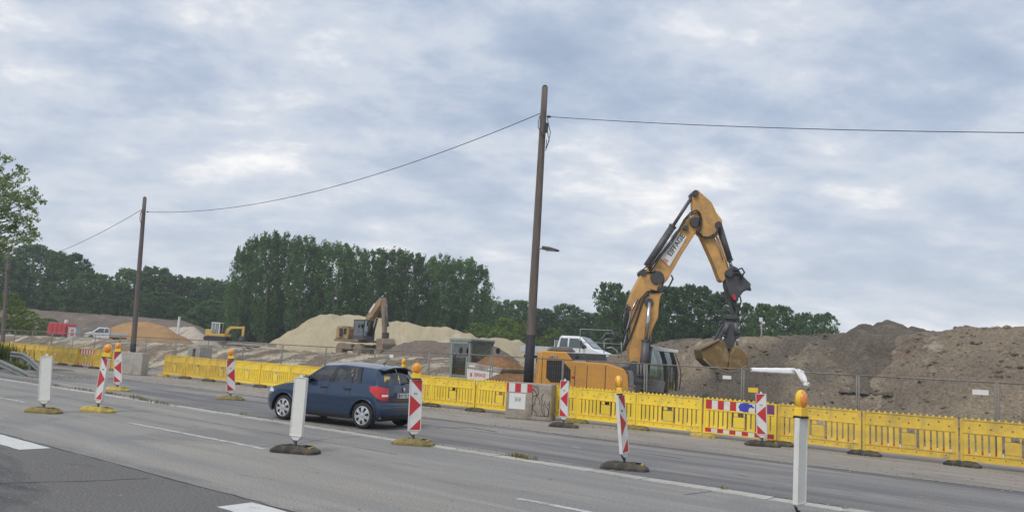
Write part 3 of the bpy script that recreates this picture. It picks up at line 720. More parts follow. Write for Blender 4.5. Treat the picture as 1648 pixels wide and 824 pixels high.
for i, (x, y, Y, w) in enumerate(oakB):
    tree('oak', x, y, Y, w * 1.05, 'broadleaf tree showing above the right-hand bank, %s from the left' % ORD[i], 'broadleaf_tree', 'trees above the right-hand bank', base=2.0)
shr = [(815, 512, 120, 60, 'light green bush left of the main pole behind the sand heap'), (845, 517, 118, 52, 'light green bush directly behind the main pole'), (895, 527, 120, 60, 'dull green bush behind the white pickup cab'), (770, 520, 122, 60, 'dark bush at the right end of the pale sand heap'),
       (35, 492, 95, 60, 'bright green bush beside the thin far-left pole'), (15, 470, 90, 70, 'tall yellow-green bush at the far left edge'), (70, 512, 126, 70, 'green bush on the slope behind the red tank'), (0, 510, 92, 70, 'low green bush at the left edge below the tall bush'), (64, 530, 112, 40, 'low dark green bush just left of the red tank')]
for i, (x, y, Y, w, lab) in enumerate(shr):
    tree('shrub', x, y, Y, w, lab, 'bush', None, base=1.0)
# far wood closing the gaps
r_ = random.Random(9); cs, rs = [], []
for i in range(1500):
    px = r_.uniform(-160, 1330); Y = r_.uniform(178, 196)
    zt = at(px, lerp_tab([(-160, 455), (150, 470), (390, 480), (800, 500), (960, 512), (1330, 530)], px), Y).z
    x = at(px, 540, Y).x
    cs.append((x, Y, r_.uniform(.5, 1) ** 1.0 * (zt - 1) + r_.uniform(-1.4, .3))); rs.append(r_.uniform(1.2, 2.3))
for i in range(900):
    px = r_.uniform(-160, 1330); Y = r_.uniform(176, 180)
    cs.append((at(px, 540, Y).x, Y, r_.uniform(.5, 7.0))); rs.append(r_.uniform(1.2, 2.0))
fw = obj('far_wood', leaves_mesh('far_wood', cs, rs, 60, .48, M_LEAF_OAK, 99)); struct(fw, 'stuff'); fw['label'] = 'dense far wood closing the view behind the single trees'; fw['category'] = 'wood'
# undergrowth below the poplars
cs, rs = [], []
for i in range(900):
    px = r_.uniform(385, 790); Y = r_.uniform(142, 152)
    cs.append((at(px, 540, Y).x, Y, 1.2 + abs(r_.gauss(0, 5.5)))); rs.append(r_.uniform(.9, 1.8))
uw = obj('undergrowth', leaves_mesh('undergrowth', cs, rs, 44, .45, M_LEAF_OAK, 98)); struct(uw, 'stuff'); uw['label'] = 'dark undergrowth behind the poplar trunks'; uw['category'] = 'undergrowth'
# near tree reaching in from the left edge
YN = 40.0
root_p = at(-70, 600, YN); root_p.z = 0
nt = thing('overhanging_tree', 'loose light green tree reaching in at the upper left edge', 'tree', tuple(root_p))
tb = MB(); rn = random.Random(31)
base_top = at(-75, 380, YN) - root_p
tb.tube([(0, 0, -.2), (0.1, 0, 2.5), tuple(base_top), tuple(at(-80, 290, YN) - root_p), tuple(at(-70, 210, YN) - root_p)], [.32, .27, .2, .13, .04], 9)
cs, rs = [], []
ends = [(-10, 250), (12, 262), (30, 275), (40, 300), (55, 312), (62, 322), (45, 335), (20, 330), (8, 300), (-5, 320), (52, 372), (60, 378), (40, 360), (28, 372), (10, 365), (5, 392), (18, 402), (35, 385), (-10, 350), (0, 280), (22, 300), (-20, 290), (-40, 250), (-60, 215), (-80, 220), (-110, 250), (-130, 300), (-140, 350), (-100, 330), (-30, 380), (-5, 380), (48, 350), (15, 345), (-25, 225), (-45, 320), (30, 318), (44, 322), (14, 284)]
for (ex, ey) in ends:
    st = at(-76 + rn.uniform(-4, 4), ey + rn.uniform(10, 60) if ey > 300 else ey + rn.uniform(30, 80), YN)
    en = at(ex, ey, YN + rn.uniform(-1.6, 1.6))
    mid = st.lerp(en, .5) + Vector((0, rn.uniform(-.3, .3), rn.uniform(-.1, .35)))
    tb.tube([st - root_p, mid - root_p, en - root_p], [.06, .035, .01], 5)
    for t in (.55, .72, .86, 1.0, 1.04):
        p = (mid.lerp(en, (t - .5) * 2) if t > .5 else st.lerp(mid, t * 2)) + Vector((rn.gauss(0, .16), rn.gauss(0, .2), rn.gauss(0, .16)))
        cs.append(tuple(p - root_p)); rs.append(rn.uniform(.20, .40))
        tb.tube([en.lerp(mid, .4) - root_p, p - root_p], [.015, .006], 4)
tb.build('trunk', M_BARK, nt, smooth=True)
obj('crown', leaves_mesh('crown', cs, rs, 42, .085, M_LEAF_NEAR, 77), nt)

# ------------------------------------------------------------------ lettering
def text_obj(name, s, M, size, m, parent, bold=0.0, align='CENTER'):
    c = bpy.data.curves.new(name, 'FONT'); c.body = s; c.size = size; c.align_x = align; c.align_y = 'CENTER'; c.extrude = 0.001; c.offset = bold
    tmp = bpy.data.objects.new('tmp_text', c); COL.objects.link(tmp)
    dg = bpy.context.evaluated_depsgraph_get()
    me = bpy.data.meshes.new_from_object(tmp.evaluated_get(dg))
    bpy.data.objects.remove(tmp)
    me.transform(M); me.materials.clear(); me.materials.append(m); me.name = name
    return obj(name, me, parent)
def frame_M(o, ax, up, nrm):
    ax, up, nrm = Vector(ax).normalized(), Vector(up).normalized(), Vector(nrm).normalized()
    return Matrix(((ax.x, up.x, nrm.x, o[0]), (ax.y, up.y, nrm.y, o[1]), (ax.z, up.z, nrm.z, o[2]), (0, 0, 0, 1)))

# ------------------------------------------------------------------ yellow barriers
def foot_mb(L=.82, Wd=.40, Hh=.115, c=.09):
    b = MB()
    lo = [(-L / 2, -Wd / 2 + c), (-L / 2 + c, -Wd / 2), (L / 2 - c, -Wd / 2), (L / 2, -Wd / 2 + c), (L / 2, Wd / 2 - c), (L / 2 - c, Wd / 2), (-L / 2 + c, Wd / 2), (-L / 2, Wd / 2 - c)]
    rings = [(1.0, 1.0, 0.0), (1.0, 1.0, .045), (.70, .82, Hh)]
    vs = [(x * sx, y * sy, z) for sx, sy, z in rings for x, y in lo]
    fs = [tuple(range(7, -1, -1)), tuple(range(16, 24))]
    for i in range(2):
        for k in range(8): fs.append((i * 8 + k, i * 8 + (k + 1) % 8, (i + 1) * 8 + (k + 1) % 8, (i + 1) * 8 + k))
    b.add(vs, fs)
    for s in (-1, 1):
        b.box((s * L * .17, 0, Hh + .004), (.09, .2, .02))
    return b
PW = 1.95
top_me = MB().box((0, 0, .86), (PW - .10, .034, .27)).mesh('top_board', M_YEL)
def barrier_meshes(my):
    d = {}
    b = MB()
    b.box((0, 0, .855), (PW - .10, .030, .255)); d['board'] = b.mesh('top_board', my)
    b = MB().box((0, 0, .195), (PW - .10, .030, .115)); d['low'] = b.mesh('bottom_board', my)
    b = MB()
    for z in (.9925, .7165, .2625, .1275): b.box((0, 0, z), (PW - .09, .055, .022))
    d['rail'] = b.mesh('rail', my)
    d['slat'] = MB().box((0, 0, .489), (.088, .032, .431)).mesh('slat', my)
    b = MB(); b.box((0, 0, .46), (.30, .036, .26)); b.box((-.09, 0, .65), (.10, .034, .09)); b.box((.135, 0, .65), (.03, .034, .09)); b.box((0, 0, .30), (.30, .02, .04)); d['mid'] = b.mesh('centre_plate', my)
    d['post'] = MB().box((0, 0, .56), (.055, .06, .90)).box((0, 0, .06), (.03, .03, .11)).mesh('end_post', my)
    b = MB()
    for k in range(15): b.box((-.86 + k * .123, 0, 1.022), (.045, .05, .038), taper=(.75, .8))
    d['teeth'] = b.mesh('tooth_row', my)
    b = MB()
    r = random.Random(3)
    for k in range(9):
        M = Matrix.Translation((-.80 + k * .2, -.0165, .90 if k % 2 else .82)) 
        b.lathe([(.016, 0), (.016, -.003)], 8, M)
    for k in range(6): b.lathe([(.013, 0), (.013, -.003)], 8, Matrix.Translation((-.72 + k * .29, -.0165, .195)))
    d['holes'] = b.mesh('bolt_holes', M_HOLE)
    b = MB()
    for k in range(0, 14, 2): b.box((-.81 + k * .125 + .0, .012, .30), (.034, .014, .06))
    d['refr'] = b.mesh('red_reflectors', M_RED)
    b = MB()
    for k in range(1, 14, 2): b.box((-.81 + k * .125, .012, .30), (.034, .014, .06))
    d['refw'] = b.mesh('white_reflectors', M_WHITE)
    return d
BM1, BM2 = barrier_meshes(M_YEL), barrier_meshes(M_YEL2)
SLATX = [-.8725 + .125 * k for k in range(15) if abs(-.8725 + .125 * k) > .17]
SLATS_JOINED = {}
for key, D in (('a', BM1), ('b', BM2)):
    b = MB()
    for x in SLATX: b.box((x, 0, .489), (.088, .032, .431))
    SLATS_JOINED[key] = b.mesh('slats', M_YEL if key == 'a' else M_YEL2)
br = random.Random(8)
def barrier(w, v, D, key, label, detail, rz=0.0, stripes=0, group='yellow barriers along the site'):
    p = R(w, v); root = thing('road_barrier', label, 'barrier', tuple(p), -RA + rz, group); root.rotation_euler.x = br.uniform(-.025, .025); root.rotation_euler.y = br.uniform(-.006, .006)
    obj('top_board', D['board'], root); obj('bottom_board', D['low'], root); obj('rail', D['rail'], root)
    obj('centre_plate', D['mid'], root); obj('tooth_row', D['teeth'], root)
    for s in (-1, 1):
        o = obj('end_post', D['post'], root); o.location.x = s * (PW / 2 - .03)
    if detail:
        for x in SLATX:
            o = obj('slat', D['slat'], root); o.location.x = x
        if not stripes: struct(obj('bolt_holes', D['holes'], root), 'stuff')
        struct(obj('red_reflectors', D['refr'], root), 'stuff'); struct(obj('white_reflectors', D['refw'], root), 'stuff')
    else:
        struct(obj('slats', SLATS_JOINED[key], root), 'stuff')
    if stripes:
        n = 11; sw = (PW - .12) / n
        for k in range(n):
            film = stripes == 2 and k in (6, 8, 10) 
            m = M_RED if k % 2 == 0 else M_WHITE
            if film: m = M_BLUE_SPRAY if k == 6 else M_PURPLE
            if stripes == 2 and k == 9: m = M_PURPLE
            o = MB().box((-(PW - .12) / 2 + sw * (k + .5), -.0175, .855), (sw - .004, .003, .225)).build('stripe', m, root)
            o = MB().box((-(PW - .12) / 2 + sw * (k + .5), -.0175, .195), (sw - .004, .003, .10)).build('stripe', M_RED if k % 2 == 0 else M_WHITE, root)
        if stripes == 2:
            MB().prism([(.14, .74), (.17, .74), (.36, .94), (.31, .94)], -.0235, -.0205).prism([(.12, .93), (.24, .965), (.40, .88), (.38, .85)], -.0235, -.0205).build('blue_scrawl', M_BLUE_SPRAY, root)
            MB().prism([(.02, .76), (.16, .75), (.18, .96), (.03, .95), (-.02, .86)], -.0231, -.0201).build('blue_scrawl', M_BLUE_SPRAY, root)
    return root
JW = [-2.86 - 1.98 * k for k in range(-3, 18)]
right = [k for k in range(-3, 5)]      # panels between joint k and k+1, right of the concrete block
for k in range(-3, 17):
    w = -2.86 - 1.98 * (k + .5)
    D, key = (BM2, 'b') if (k <= 1 or k > 13) else (BM1, 'a')
    if k == 2:
        lab, stp = 'yellow barrier with red and white stripes and blue film, behind the beacon', 2
    elif k <= 4:
        i = 4 - k; stp = 0
        lab = 'yellow slatted barrier panel, %s to the right of the concrete block with the notice' % ORD[i]
    elif k == 5:
        lab, stp = 'yellow barrier panel half hidden behind the concrete block with the notice', 0
    else:
        stp = 0; lab = 'yellow slatted barrier panel, %s to the left of the concrete block with the notice' % ORD[k - 6]
    barrier(w, 19.65 + br.uniform(-.03, .03), D, key, lab, k <= 9, br.uniform(-.022, .022), stp)
for i in range(12):
    w = -39.9 - 1.98 * (i + .5)
    lab = 'yellow barrier panel left of the plain concrete block, %s from that block' % ORD[i]
    stp = 0
    if i == 2: lab, stp = 'red and white striped yellow barrier left of the plain concrete block', 1
    barrier(w, 19.62 + br.uniform(-.03, .03), BM2, 'b', lab, False, br.uniform(-.02, .02), stp)
bar_foot = {m.name: foot_mb(.72, .36, .11).mesh('barrier_foot', m) for m in (M_RUBBER, M_FOOT_O, M_FOOT_Y)}
joints = [(-2.86 - 1.98 * k) for k in range(-3, 18)] + [-39.9 - 1.98 * i for i in range(0, 13)]
nr = nl = 0
for i, w in enumerate(joints):
    m = [M_RUBBER, M_FOOT_O, M_RUBBER, M_FOOT_O, M_RUBBER, M_FOOT_Y, M_RUBBER][(i * 5 + 3) % 7]
    o = obj('rubber_block', bar_foot[m.name]); o.location = R(w + .05, 19.62); o.rotation_euler.z = -RA + br.uniform(-.12, .12)
    adj = {'recycled_rubber': 'black rubber', 'olive_foot': 'dirty olive', 'yellow_foot': 'yellow'}[m.name]
    if w < -39: lab = '%s foot under the barriers left of the plain block, %s joint from it' % (adj, ORD[i - 21])
    elif w > -14: lab = '%s foot under the barrier row, %s joint right of the notice block' % (adj, ORD[8 - i] if i <= 8 else 'nearest')
    else: lab = '%s foot under the barrier row, %s joint left of the notice block' % (adj, ORD[i - 9])
    tag(o, lab, 'base', 'rubber feet of the barriers')
    MB().box((-.17, -.06, .118), (.16, .14, .012)).build('label_plate', M_FOOT_Y, o)

# ------------------------------------------------------------------ concrete blocks
def block(p0, p1, depth, hgt, m, label):
    a = p0.copy(); d = (p1 - p0); L = d.length; ang = math.atan2(d.y, d.x)
    root = thing('concrete_block', label, 'concrete block', tuple(a), ang)
    MB().box((L / 2, depth / 2, hgt / 2), (L, depth, hgt), taper=(.985, .985)).build('block', m, root, bevel=.03)
    return root, L
cb, L1 = block(gp(812, 672.5), gp(886, 678), .85, 1.06, M_CONC, 'grey concrete block with notice and black graffiti at the main pole')
yF = -.004
n = 5
for k in range(n):
    wk = [.06, .19, .17, .19, .15][k]; x0 = [.0, .07, .265, .44, .635][k]
    MB().box((.015 + x0 + wk / 2, yF + .008, .915), (wk - .004, .006, .25)).build('stripe', M_RED if k % 2 == 0 else M_WHITE, cb)
MB().box((.36, yF + .004, .52), (.50, .012, .46)).build('notice', M_SIGN, cb)
text_obj('notice_text', 'CCG', frame_M((.38, yF - .004, .60), (1, 0, 0), (0, 0, 1), (0, -1, 0)), .09, M_TEXT, cb)
text_obj('notice_text', '28. 05.', frame_M((.38, yF - .004, .54), (1, 0, 0), (0, 0, 1), (0, -1, 0)), .07, M_TEXT, cb)
sc = random.Random(41)
for k in range(9):
    pts = []; x, z = sc.uniform(.9, 1.3), sc.uniform(.3, .95); a = sc.uniform(0, 6.28)
    for j in range(14):
        pts.append((min(max(x, .82), L1 - .06), yF + .006, min(max(z, .14), .98))); a += sc.uniform(-.9, .9); x += math.cos(a) * .06; z += math.sin(a) * .09
    MB().tube(pts, .009, 5).build('spray_line', M_SCRAWL, cb)
block(gp(192, 601.5), gp(226, 604.3), .42, 1.06, M_CONC2, 'plain pale concrete block at the foot of the leaning left pole')

# ------------------------------------------------------------------ utility poles and wires
def proj(p):
    q = CAM_R.transposed() @ (Vector(p) - Vector((0, 0, EYE)))
    return CX + F_PX * q.x / -q.z, CY - F_PX * q.y / -q.z
def pole(label, top, base, r0, r1, tar=None):
    d = (base - top); zb = base + d * ((base.z + .1) / -d.z) if abs(d.z) > 1e-6 else base
    root = thing('utility_pole', label, 'pole', tuple(zb), 0, None)
    n = 12; pts = [zb.lerp(top, i / n) - zb for i in range(n + 1)]
    shaft = MB().tube(pts, [r0 + (r1 - r0) * i / n for i in range(n + 1)], 14)
    shaft.build('shaft', M_WOOD, root, smooth=True, bevel=0)
    MB().tube([pts[-1], pts[-1] + Vector((0, 0, .07))], [r1, r1 * .55], 14).build('cap', M_TAR, root)
    if tar:
        t0, t1 = tar
        MB().tube([(top - zb) * t0, (top - zb) * t1], [r0 + (r1 - r0) * t0 + .006, r0 + (r1 - r0) * t1 + .006], 14).build('bitumen_band', M_TAR, root, smooth=True)
    return root, zb
P1t, P1b = at(877, 141, 25.6), at(850, 617, 25.6)
p1, P1z = pole('tall weathered wooden pole behind the concrete block with the notice', P1t, P1b, .165, .105, (.065, .24))
P2t, P2b = at(233, 319, 42.5), at(213, 575, 42.5)
p2, P2z = pole('leaning wooden pole at left, beside the plain concrete block', P2t, P2b, .15, .10, (.07, .16))
P3t, P3b = at(14, 405, 63), at(4, 552, 63)
p3, P3z = pole('thin brown pole at the far left edge in front of the bushes', P3t, P3b, .16, .10)
P0b = R(13.0, 20.4)
def catenary(a, b, sag, n=28):
    return [a.lerp(b, i / n) - Vector((0, 0, sag * 4 * (i / n) * (1 - i / n))) for i in range(n + 1)]
A1R, A1L = at(881, 188, 25.6), at(869, 183, 25.6)
lo_, hi_ = 2.0, 16.0
for _ in range(40):
    mid = (lo_ + hi_) / 2; pts = catenary(A1R, Vector((P0b.x, P0b.y, mid)), .45, 80)
    y = None
    for a_, b_ in zip(pts[:-1], pts[1:]):
        if b_.y < 3: break
        xa, xb = proj(a_)[0], proj(b_)[0]
        if xa <= 1648 <= xb: y = proj(b_)[1]; break
    if y is None or y > 214: lo_ = mid
    else: hi_ = mid
z0 = (lo_ + hi_) / 2
pole('wooden pole outside the right edge carrying the wire', Vector((P0b.x + .1, P0b.y, z0 + .5)), Vector((P0b.x, P0b.y, .5)), .165, .105, (.065, .24))
def wire(name, label, a, b, sag, r):
    pts = catenary(a, b, sag, 40); o = MB().tube([p - a for p in pts], r, 5).build(name, M_CABLE, smooth=True, loc=tuple(a))
    return tag(o, label, 'wire', 'overhead wires')
wire('overhead_wire', 'thin black wire from the main pole out of the right edge', A1R, Vector((P0b.x, P0b.y, z0)), .45, .011)
A2R = at(236, 341, 42.5)
wire('overhead_wire', 'sagging black wire between the main pole and the leaning left pole', A1L, A2R, 1.0, .013)
wire('overhead_wire', 'thin wire from the leaning left pole towards the far left pole', at(229, 337, 42.5), at(12, 428, 63), .55, .014)
# fittings on the main pole
MB().lathe([(.02, 0), (.05, .03), (.05, .06), (.03, .09), (.05, .11), (.02, .14)], 10, Matrix.Translation(A1R - P1z + Vector((-.02, 0, 0))) @ Matrix.Rotation(-math.pi / 2, 4, 'Z')).build('insulator', M_DGREY, p1, smooth=True)
for (x0, y0, x1, y1, x2, y2) in ((869, 186, 866, 205, 877, 222), (881, 190, 886, 214, 879, 240), (880, 205, 884, 226, 878, 238), (880, 225, 880, 232, 878, 243)):
    q = [at(x0, y0, 25.42), at((x0 + x1) / 2 - .5, (y0 + y1) / 2, 25.4), at(x1, y1, 25.4), at((x1 + x2) / 2, (y1 + y2) / 2 + 2, 25.4), at(x2, y2, 25.42)]
    MB().tube([p - P1z for p in q], .014, 6).build('cable_loop', M_CABLE, p1, smooth=True)
MB().box(tuple(at(880, 206, 25.46) - P1z), (.09, .1, .34)).build('cable_joint', M_CABLE, p1, bevel=.02)
arm = MB().tube([at(868, 400, 25.5) - P1z, at(882, 402, 25.5) - P1z], .03, 8).build('lamp_arm', M_GALV, p1)
lp = at(872, 398, 25.5) - P1z; le = at(900, 404, 25.5) - P1z
MB().tube([lp, lp.lerp(le, .35), lp.lerp(le, .75), le], [.05, .07, .055, .03], 8).build('street_lamp_head', M_DGREY, p1, smooth=True)
MB().box(tuple((lp + le) / 2 - Vector((0, 0, .05))), (.30, .12, .03)).build('lamp_glass', M_MGREY, p1)
MB().lathe([(.02, 0), (.045, .03), (.045, .08), (.02, .1)], 10, Matrix.Translation(A2R - P2z) @ Matrix.Rotation(-math.pi / 2, 4, 'Z')).build('insulator', M_DGREY, p2)
MB().tube([at(x, y, 42.3) - P2z for x, y in ((229, 338), (226, 344), (225, 352), (227, 360), (229, 362))], .018, 6).build('cable_loop', M_CABLE, p2)
MB().box(tuple(at(12.5, 430, 62.8) - P3z), (.3, .25, .5)).build('cable_box', M_WOOD, p3)

# ------------------------------------------------------------------ site fence
FL = 3.13; FV = 22.0; FH = 1.84
b = MB()
for k in range(34): b.box((-FL / 2 + .06 + k * (FL - .12) / 33, 0, .98), (.0035, .0035, 1.66))
for k in range(8): b.box((0, .004, .2 + k * .235), (FL - .10, .0035, .0035))
mesh_me = b.mesh('wire_mesh', M_FENCE)
rail_me = MB().tube([(-FL / 2 + .02, 0, 0), (FL / 2 - .02, 0, 0)], .02, 8).mesh('rail', M_FENCE, True)
fpost_me = MB().tube([(0, 0, .05), (0, 0, FH)], .021, 8).mesh('post', M_FENCE, True)
ffoot_me = MB().box((0, 0, .07), (.24, .7, .14), taper=(.9, .94)).mesh('fence_foot', M_CONC2)
fj = [6.99 - FL * k for k in range(25)]
for i in range(24):
    w = (fj[i] + fj[i + 1]) / 2
    lab = 'steel mesh fence panel behind the barriers, %s from the right edge' % (ORD[i - 3] if 3 <= i < 23 else ('panel outside the right edge number ' + ORD[i]) if i < 3 else 'last one')
    if i < 3: lab = 'steel mesh fence panel just outside the right edge, %s from the far end' % ORD[i]
    if i == 23: lab = 'steel mesh fence panel at the far left end of the fence'
    root = thing('site_fence', lab, 'fence', tuple(R(w, FV + br.uniform(-.03, .03), -.01)), -RA + br.uniform(-.01, .01), 'mesh fence panels along the site')
    for s in (-1, 1):
        o = obj('post', fpost_me, root); o.location.x = s * (FL / 2 - .03)
    for z in (FH, .16):
        o = obj('rail', rail_me, root); o.location.z = z
    struct(obj('wire_mesh', mesh_me, root), 'stuff')
    o = obj('foot', ffoot_me, root); o.location.x = -FL / 2
def fence_at(px, py, dy=-.035):
    r = ray(px, py); t = (FV + dy) / (r.x * SR + r.y * CR)
    return Vector((r.x * t, r.y * t, EYE + r.z * t))
def fence_sign(px, py, wd, hg, m, label):
    p = fence_at(px, py); o = MB().box((0, 0, 0), (wd, .008, hg)).build('fence_sign', m, loc=tuple(p)); o.rotation_euler = (0, 0, -RA)
    tag(o, label, 'sign'); return o
fence_sign(1170, 607, .26, .10, M_SIGN, 'small white sign on the fence below the clamshell bucket')
fence_sign(1212, 627.5, .28, .13, M_LAMP_Y, 'small yellow sign on the fence above the striped barrier')
fence_sign(1578, 631, .34, .12, M_SIGN, 'small white sign on the fence near the right edge')
fence_sign(630 + 0, 573, .22, .14, M_SIGN, 'small pale sign on the fence above the car roof')
# white tarpaulin roll draped on the fence, its end hanging down
tp = thing('white_tarpaulin', 'white tarpaulin roll lying on the fence with its end hanging down', 'tarpaulin', tuple(fence_at(1210, 597)))
t0 = fence_at(1210, 597)
A_, B_ = fence_at(1209, 594.8, .03) - t0, fence_at(1278, 597.2, .03) - t0
n = 18; rows = []
for i in range(n + 1):
    c = A_.lerp(B_, i / n) + Vector((0, 0, .004 * math.sin(i * 1.3))); ring = []
    for k in range(17):
        a = 2 * math.pi * k / 16; ca, sa = math.cos(a), math.sin(a)
        hy = .10 * math.copysign(abs(ca) ** .6, ca); hz_ = (.058 + .03 * (i / n)) * math.copysign(abs(sa) ** .6, sa) 
        ring.append(tuple(c + Vector((0, hy, hz_))))
    rows.append(ring)
r_ends = [[tuple(A_)] * 17, [tuple(B_)] * 17]
MB().grid([r_ends[0]] + rows + [r_ends[1]]).build('roll', M_TARP, tp, smooth=False, bevel=0)
rows = []
path = [(1277, 594.5), (1282, 594.5), (1287, 597), (1290, 603), (1292.5, 610), (1294, 616)]
for i, (x, y) in enumerate(path):
    c = fence_at(x, y, -.09) - t0; wd = [.10, .15, .19, .19, .17, .13][i]; row = []
    for k in range(13):
        u_ = k / 6 - 1
        row.append(tuple(c + Vector((u_ * wd * .62, -.03 * math.cos(u_ * 5 + i * .5), -u_ * wd * .18 + .012 * math.sin(u_ * 9 + i)))))
    rows.append(row)
ho_ = MB().grid(rows).build('hanging_end', M_TARP, tp, smooth=True)
md = ho_.modifiers.new('solid', 'SOLIDIFY'); md.thickness = .03
b = MB(); tv, tf = tmpl[1]
for (x, y, k_) in ((1296, 618.5, .06), (1299, 619, .05), (1301, 616.5, .04)):
    b.add(tv, tf, Matrix.Translation(fence_at(x, y, -.08) - t0) @ Matrix.Diagonal((k_ * 1.3, k_, k_, 1)))
b.build('crumpled_corner', M_SIGN, tp)

# ------------------------------------------------------------------ guide beacons
def beacon(px, py, face, lamp, footm, lean, yaw, label, foot_yaw=0.0, hgt=1.0):
    root = thing('guide_beacon', label, 'beacon', tuple(gp(px, py)), 0, 'guide beacons on the road')
    fo = foot_mb().build('base_plate', footm, root, bevel=.008); fo.rotation_euler.z = foot_yaw
    MB().box((.225, -.03, .10), (.17, .20, .03), M=Matrix.Rotation(.0, 4, 'Z')).build('label_plate', M_FOOT_Y, fo)
    Mx = Matrix.Translation((0, 0, .11)) @ Matrix.Rotation(math.radians(lean), 4, 'Y') @ Matrix.Rotation(math.radians(yaw), 4, 'Z')
    MB().tube([(0, 0, -.03), (0, 0, .11)], .02, 8, Mx).tube([(-.10, 0, .14), (-.03, 0, .05), (.0, 0, .0)], .012, 6, Mx).build('stem', M_DGREY, root)
    z0 = .09; hw = .125
    prof = [(-hw, z0 + .07), (-.045, z0), (.045, z0), (hw, z0 + .07), (hw, z0 + hgt + .05), (-hw, z0 + hgt + .05)]
    plain = face == 'B'
    MB().prism(prof, -.026, .026, Mx).build('panel', M_BACK if plain else M_WHITE, root, bevel=.008)
    # raised rim
    rim = MB(); th = .012; y0 = -.031
    zt, zb_ = z0 + hgt + .05, z0 + .07
    rim.box((-hw + th / 2, y0, (zt + zb_) / 2), (th, .012, zt - zb_), Mx).box((hw - th / 2, y0, (zt + zb_) / 2), (th, .012, zt - zb_), Mx).box((0, y0, zt - th / 2), (2 * hw - 2 * th, .012, th), Mx).box((0, y0, zb_ + th / 2), (2 * hw - 2 * th, .012, th), Mx)
    rim.build('rim', M_BACK if plain else M_WHITE, root)
    if not plain:
        s = 1 if face == 'R' else -1
        e = hw - .014; a0, a1 = z0 + .09, zt - .016
        H_ = a1 - a0
        T = [[(-s * e * .88, a1), (s * e, a1), (s * e, a1 - H_ * .24)],
             [(-s * e, a1 - H_ * .29), (s * e * .98, a1 - H_ * .50), (-s * e, a1 - H_ * .73)],
             [(s * e, a0 + H_ * .22), (s * e, a0), (-s * e * .9, a0)]]
        for tri in T: MB().prism(tri, -.0305, -.0265, Mx).build('red_chevron', M_RED, root)
        text_obj('panel_mark', 'RAL', Mx @ frame_M((0, -.0285, z0 + .78), (1, 0, 0), (0, 0, 1), (0, -1, 0)), .045, M_TEXT, root)
    if lamp:
        ly = math.radians(lamp - 1000 if lamp > 500 else lamp)
        ML = Matrix.Translation((0, 0, .11)) @ Matrix.Rotation(math.radians(lean), 4, 'Y') @ Matrix.Rotation(ly, 4, 'Z')
        z1 = zt + .012
        MB().box((0, 0, z1 - .004), (.19, .10, .024), ML).build('lamp_socket', M_BLACKPL, root)
        lb = MB().box((0, 0, z1 + .062), (.185, .105, .105), ML, taper=(.86, .8)).build('lamp', M_LAMP_Y, root, bevel=.01)
        hz = z1 + .205
        ring = [(.090 * math.cos(a), .110 * math.sin(a)) for a in [2 * math.pi * k / 24 for k in range(24)]]
        body = MB(); body.prism([(x, hz + z) for x, z in ring], -.028, .028, ML); body.build('lamp_ring', M_LAMP_Y, lb, bevel=.008)
        for sgn in (-1, 1):
            rows = []
            for i in range(5):
                t = i / 4; rr = math.cos(t * math.pi / 2 * .98)
                rows.append([tuple(ML @ Vector((.076 * rr * math.cos(2 * math.pi * k / 24), sgn * (.028 + .042 * math.sin(t * math.pi / 2)), hz + .096 * rr * math.sin(2 * math.pi * k / 24)))) for k in range(25)])
            MB().grid(rows).build('lens', M_LENS, lb, smooth=True)
    else:
        MB().box((.0, 0, zt + .022), (.042, .034, .05), Mx).build('top_stub', M_BACK, root)
    return root
beacon(70, 664, 'B', 0, M_FOOT_O, -4.5, 4, 'white-backed beacon without lamp nearest the left edge', -.22)
beacon(157, 662.5, 'R', 12, M_FOOT_Y, 2.5, -28, 'leaning red and white beacon with amber lamp on yellow base at left', -.16)
beacon(189, 628.5, 'L', 12, M_FOOT_Y, -6.5, 8, 'red and white lamp beacon in front of the plain concrete block', -.1)
beacon(371, 643, 'L', 14, M_FOOT_O, -6, 25, 'red and white lamp beacon alone before the barriers, left of the car', -.05)
beacon(475, 728, 'B', 0, M_RUBBER, 0, -24, 'white-backed beacon without lamp standing in front of the blue car', -.15)
beacon(665, 715.5, 'R', 12, M_FOOT_O, -1.5, 18, 'red and white lamp beacon at the rear of the blue car', -.1)
beacon(646, 653, 'R', 70, M_RUBBER, -1, 40, 'beacon with amber lamp mostly hidden behind the blue car', -.1)
beacon(907, 687, 'L', 0, M_RUBBER, -.8, -30, 'red and white beacon without lamp right of the notice block', -.1)
beacon(1005, 755, 'R', 80, M_RUBBER, -6.5, 55, 'narrow turned red and white beacon with amber lamp on black base, mid road', -.16)
beacon(1227, 717.5, 'L', 0, M_RUBBER, -2.4, -32, 'red and white beacon without lamp in front of the striped barrier', -.1)
beacon(1285, 849, 'B', 42, M_RUBBER, 1.0, 47, 'large white beacon with amber lamp nearest the camera at lower right', .3)

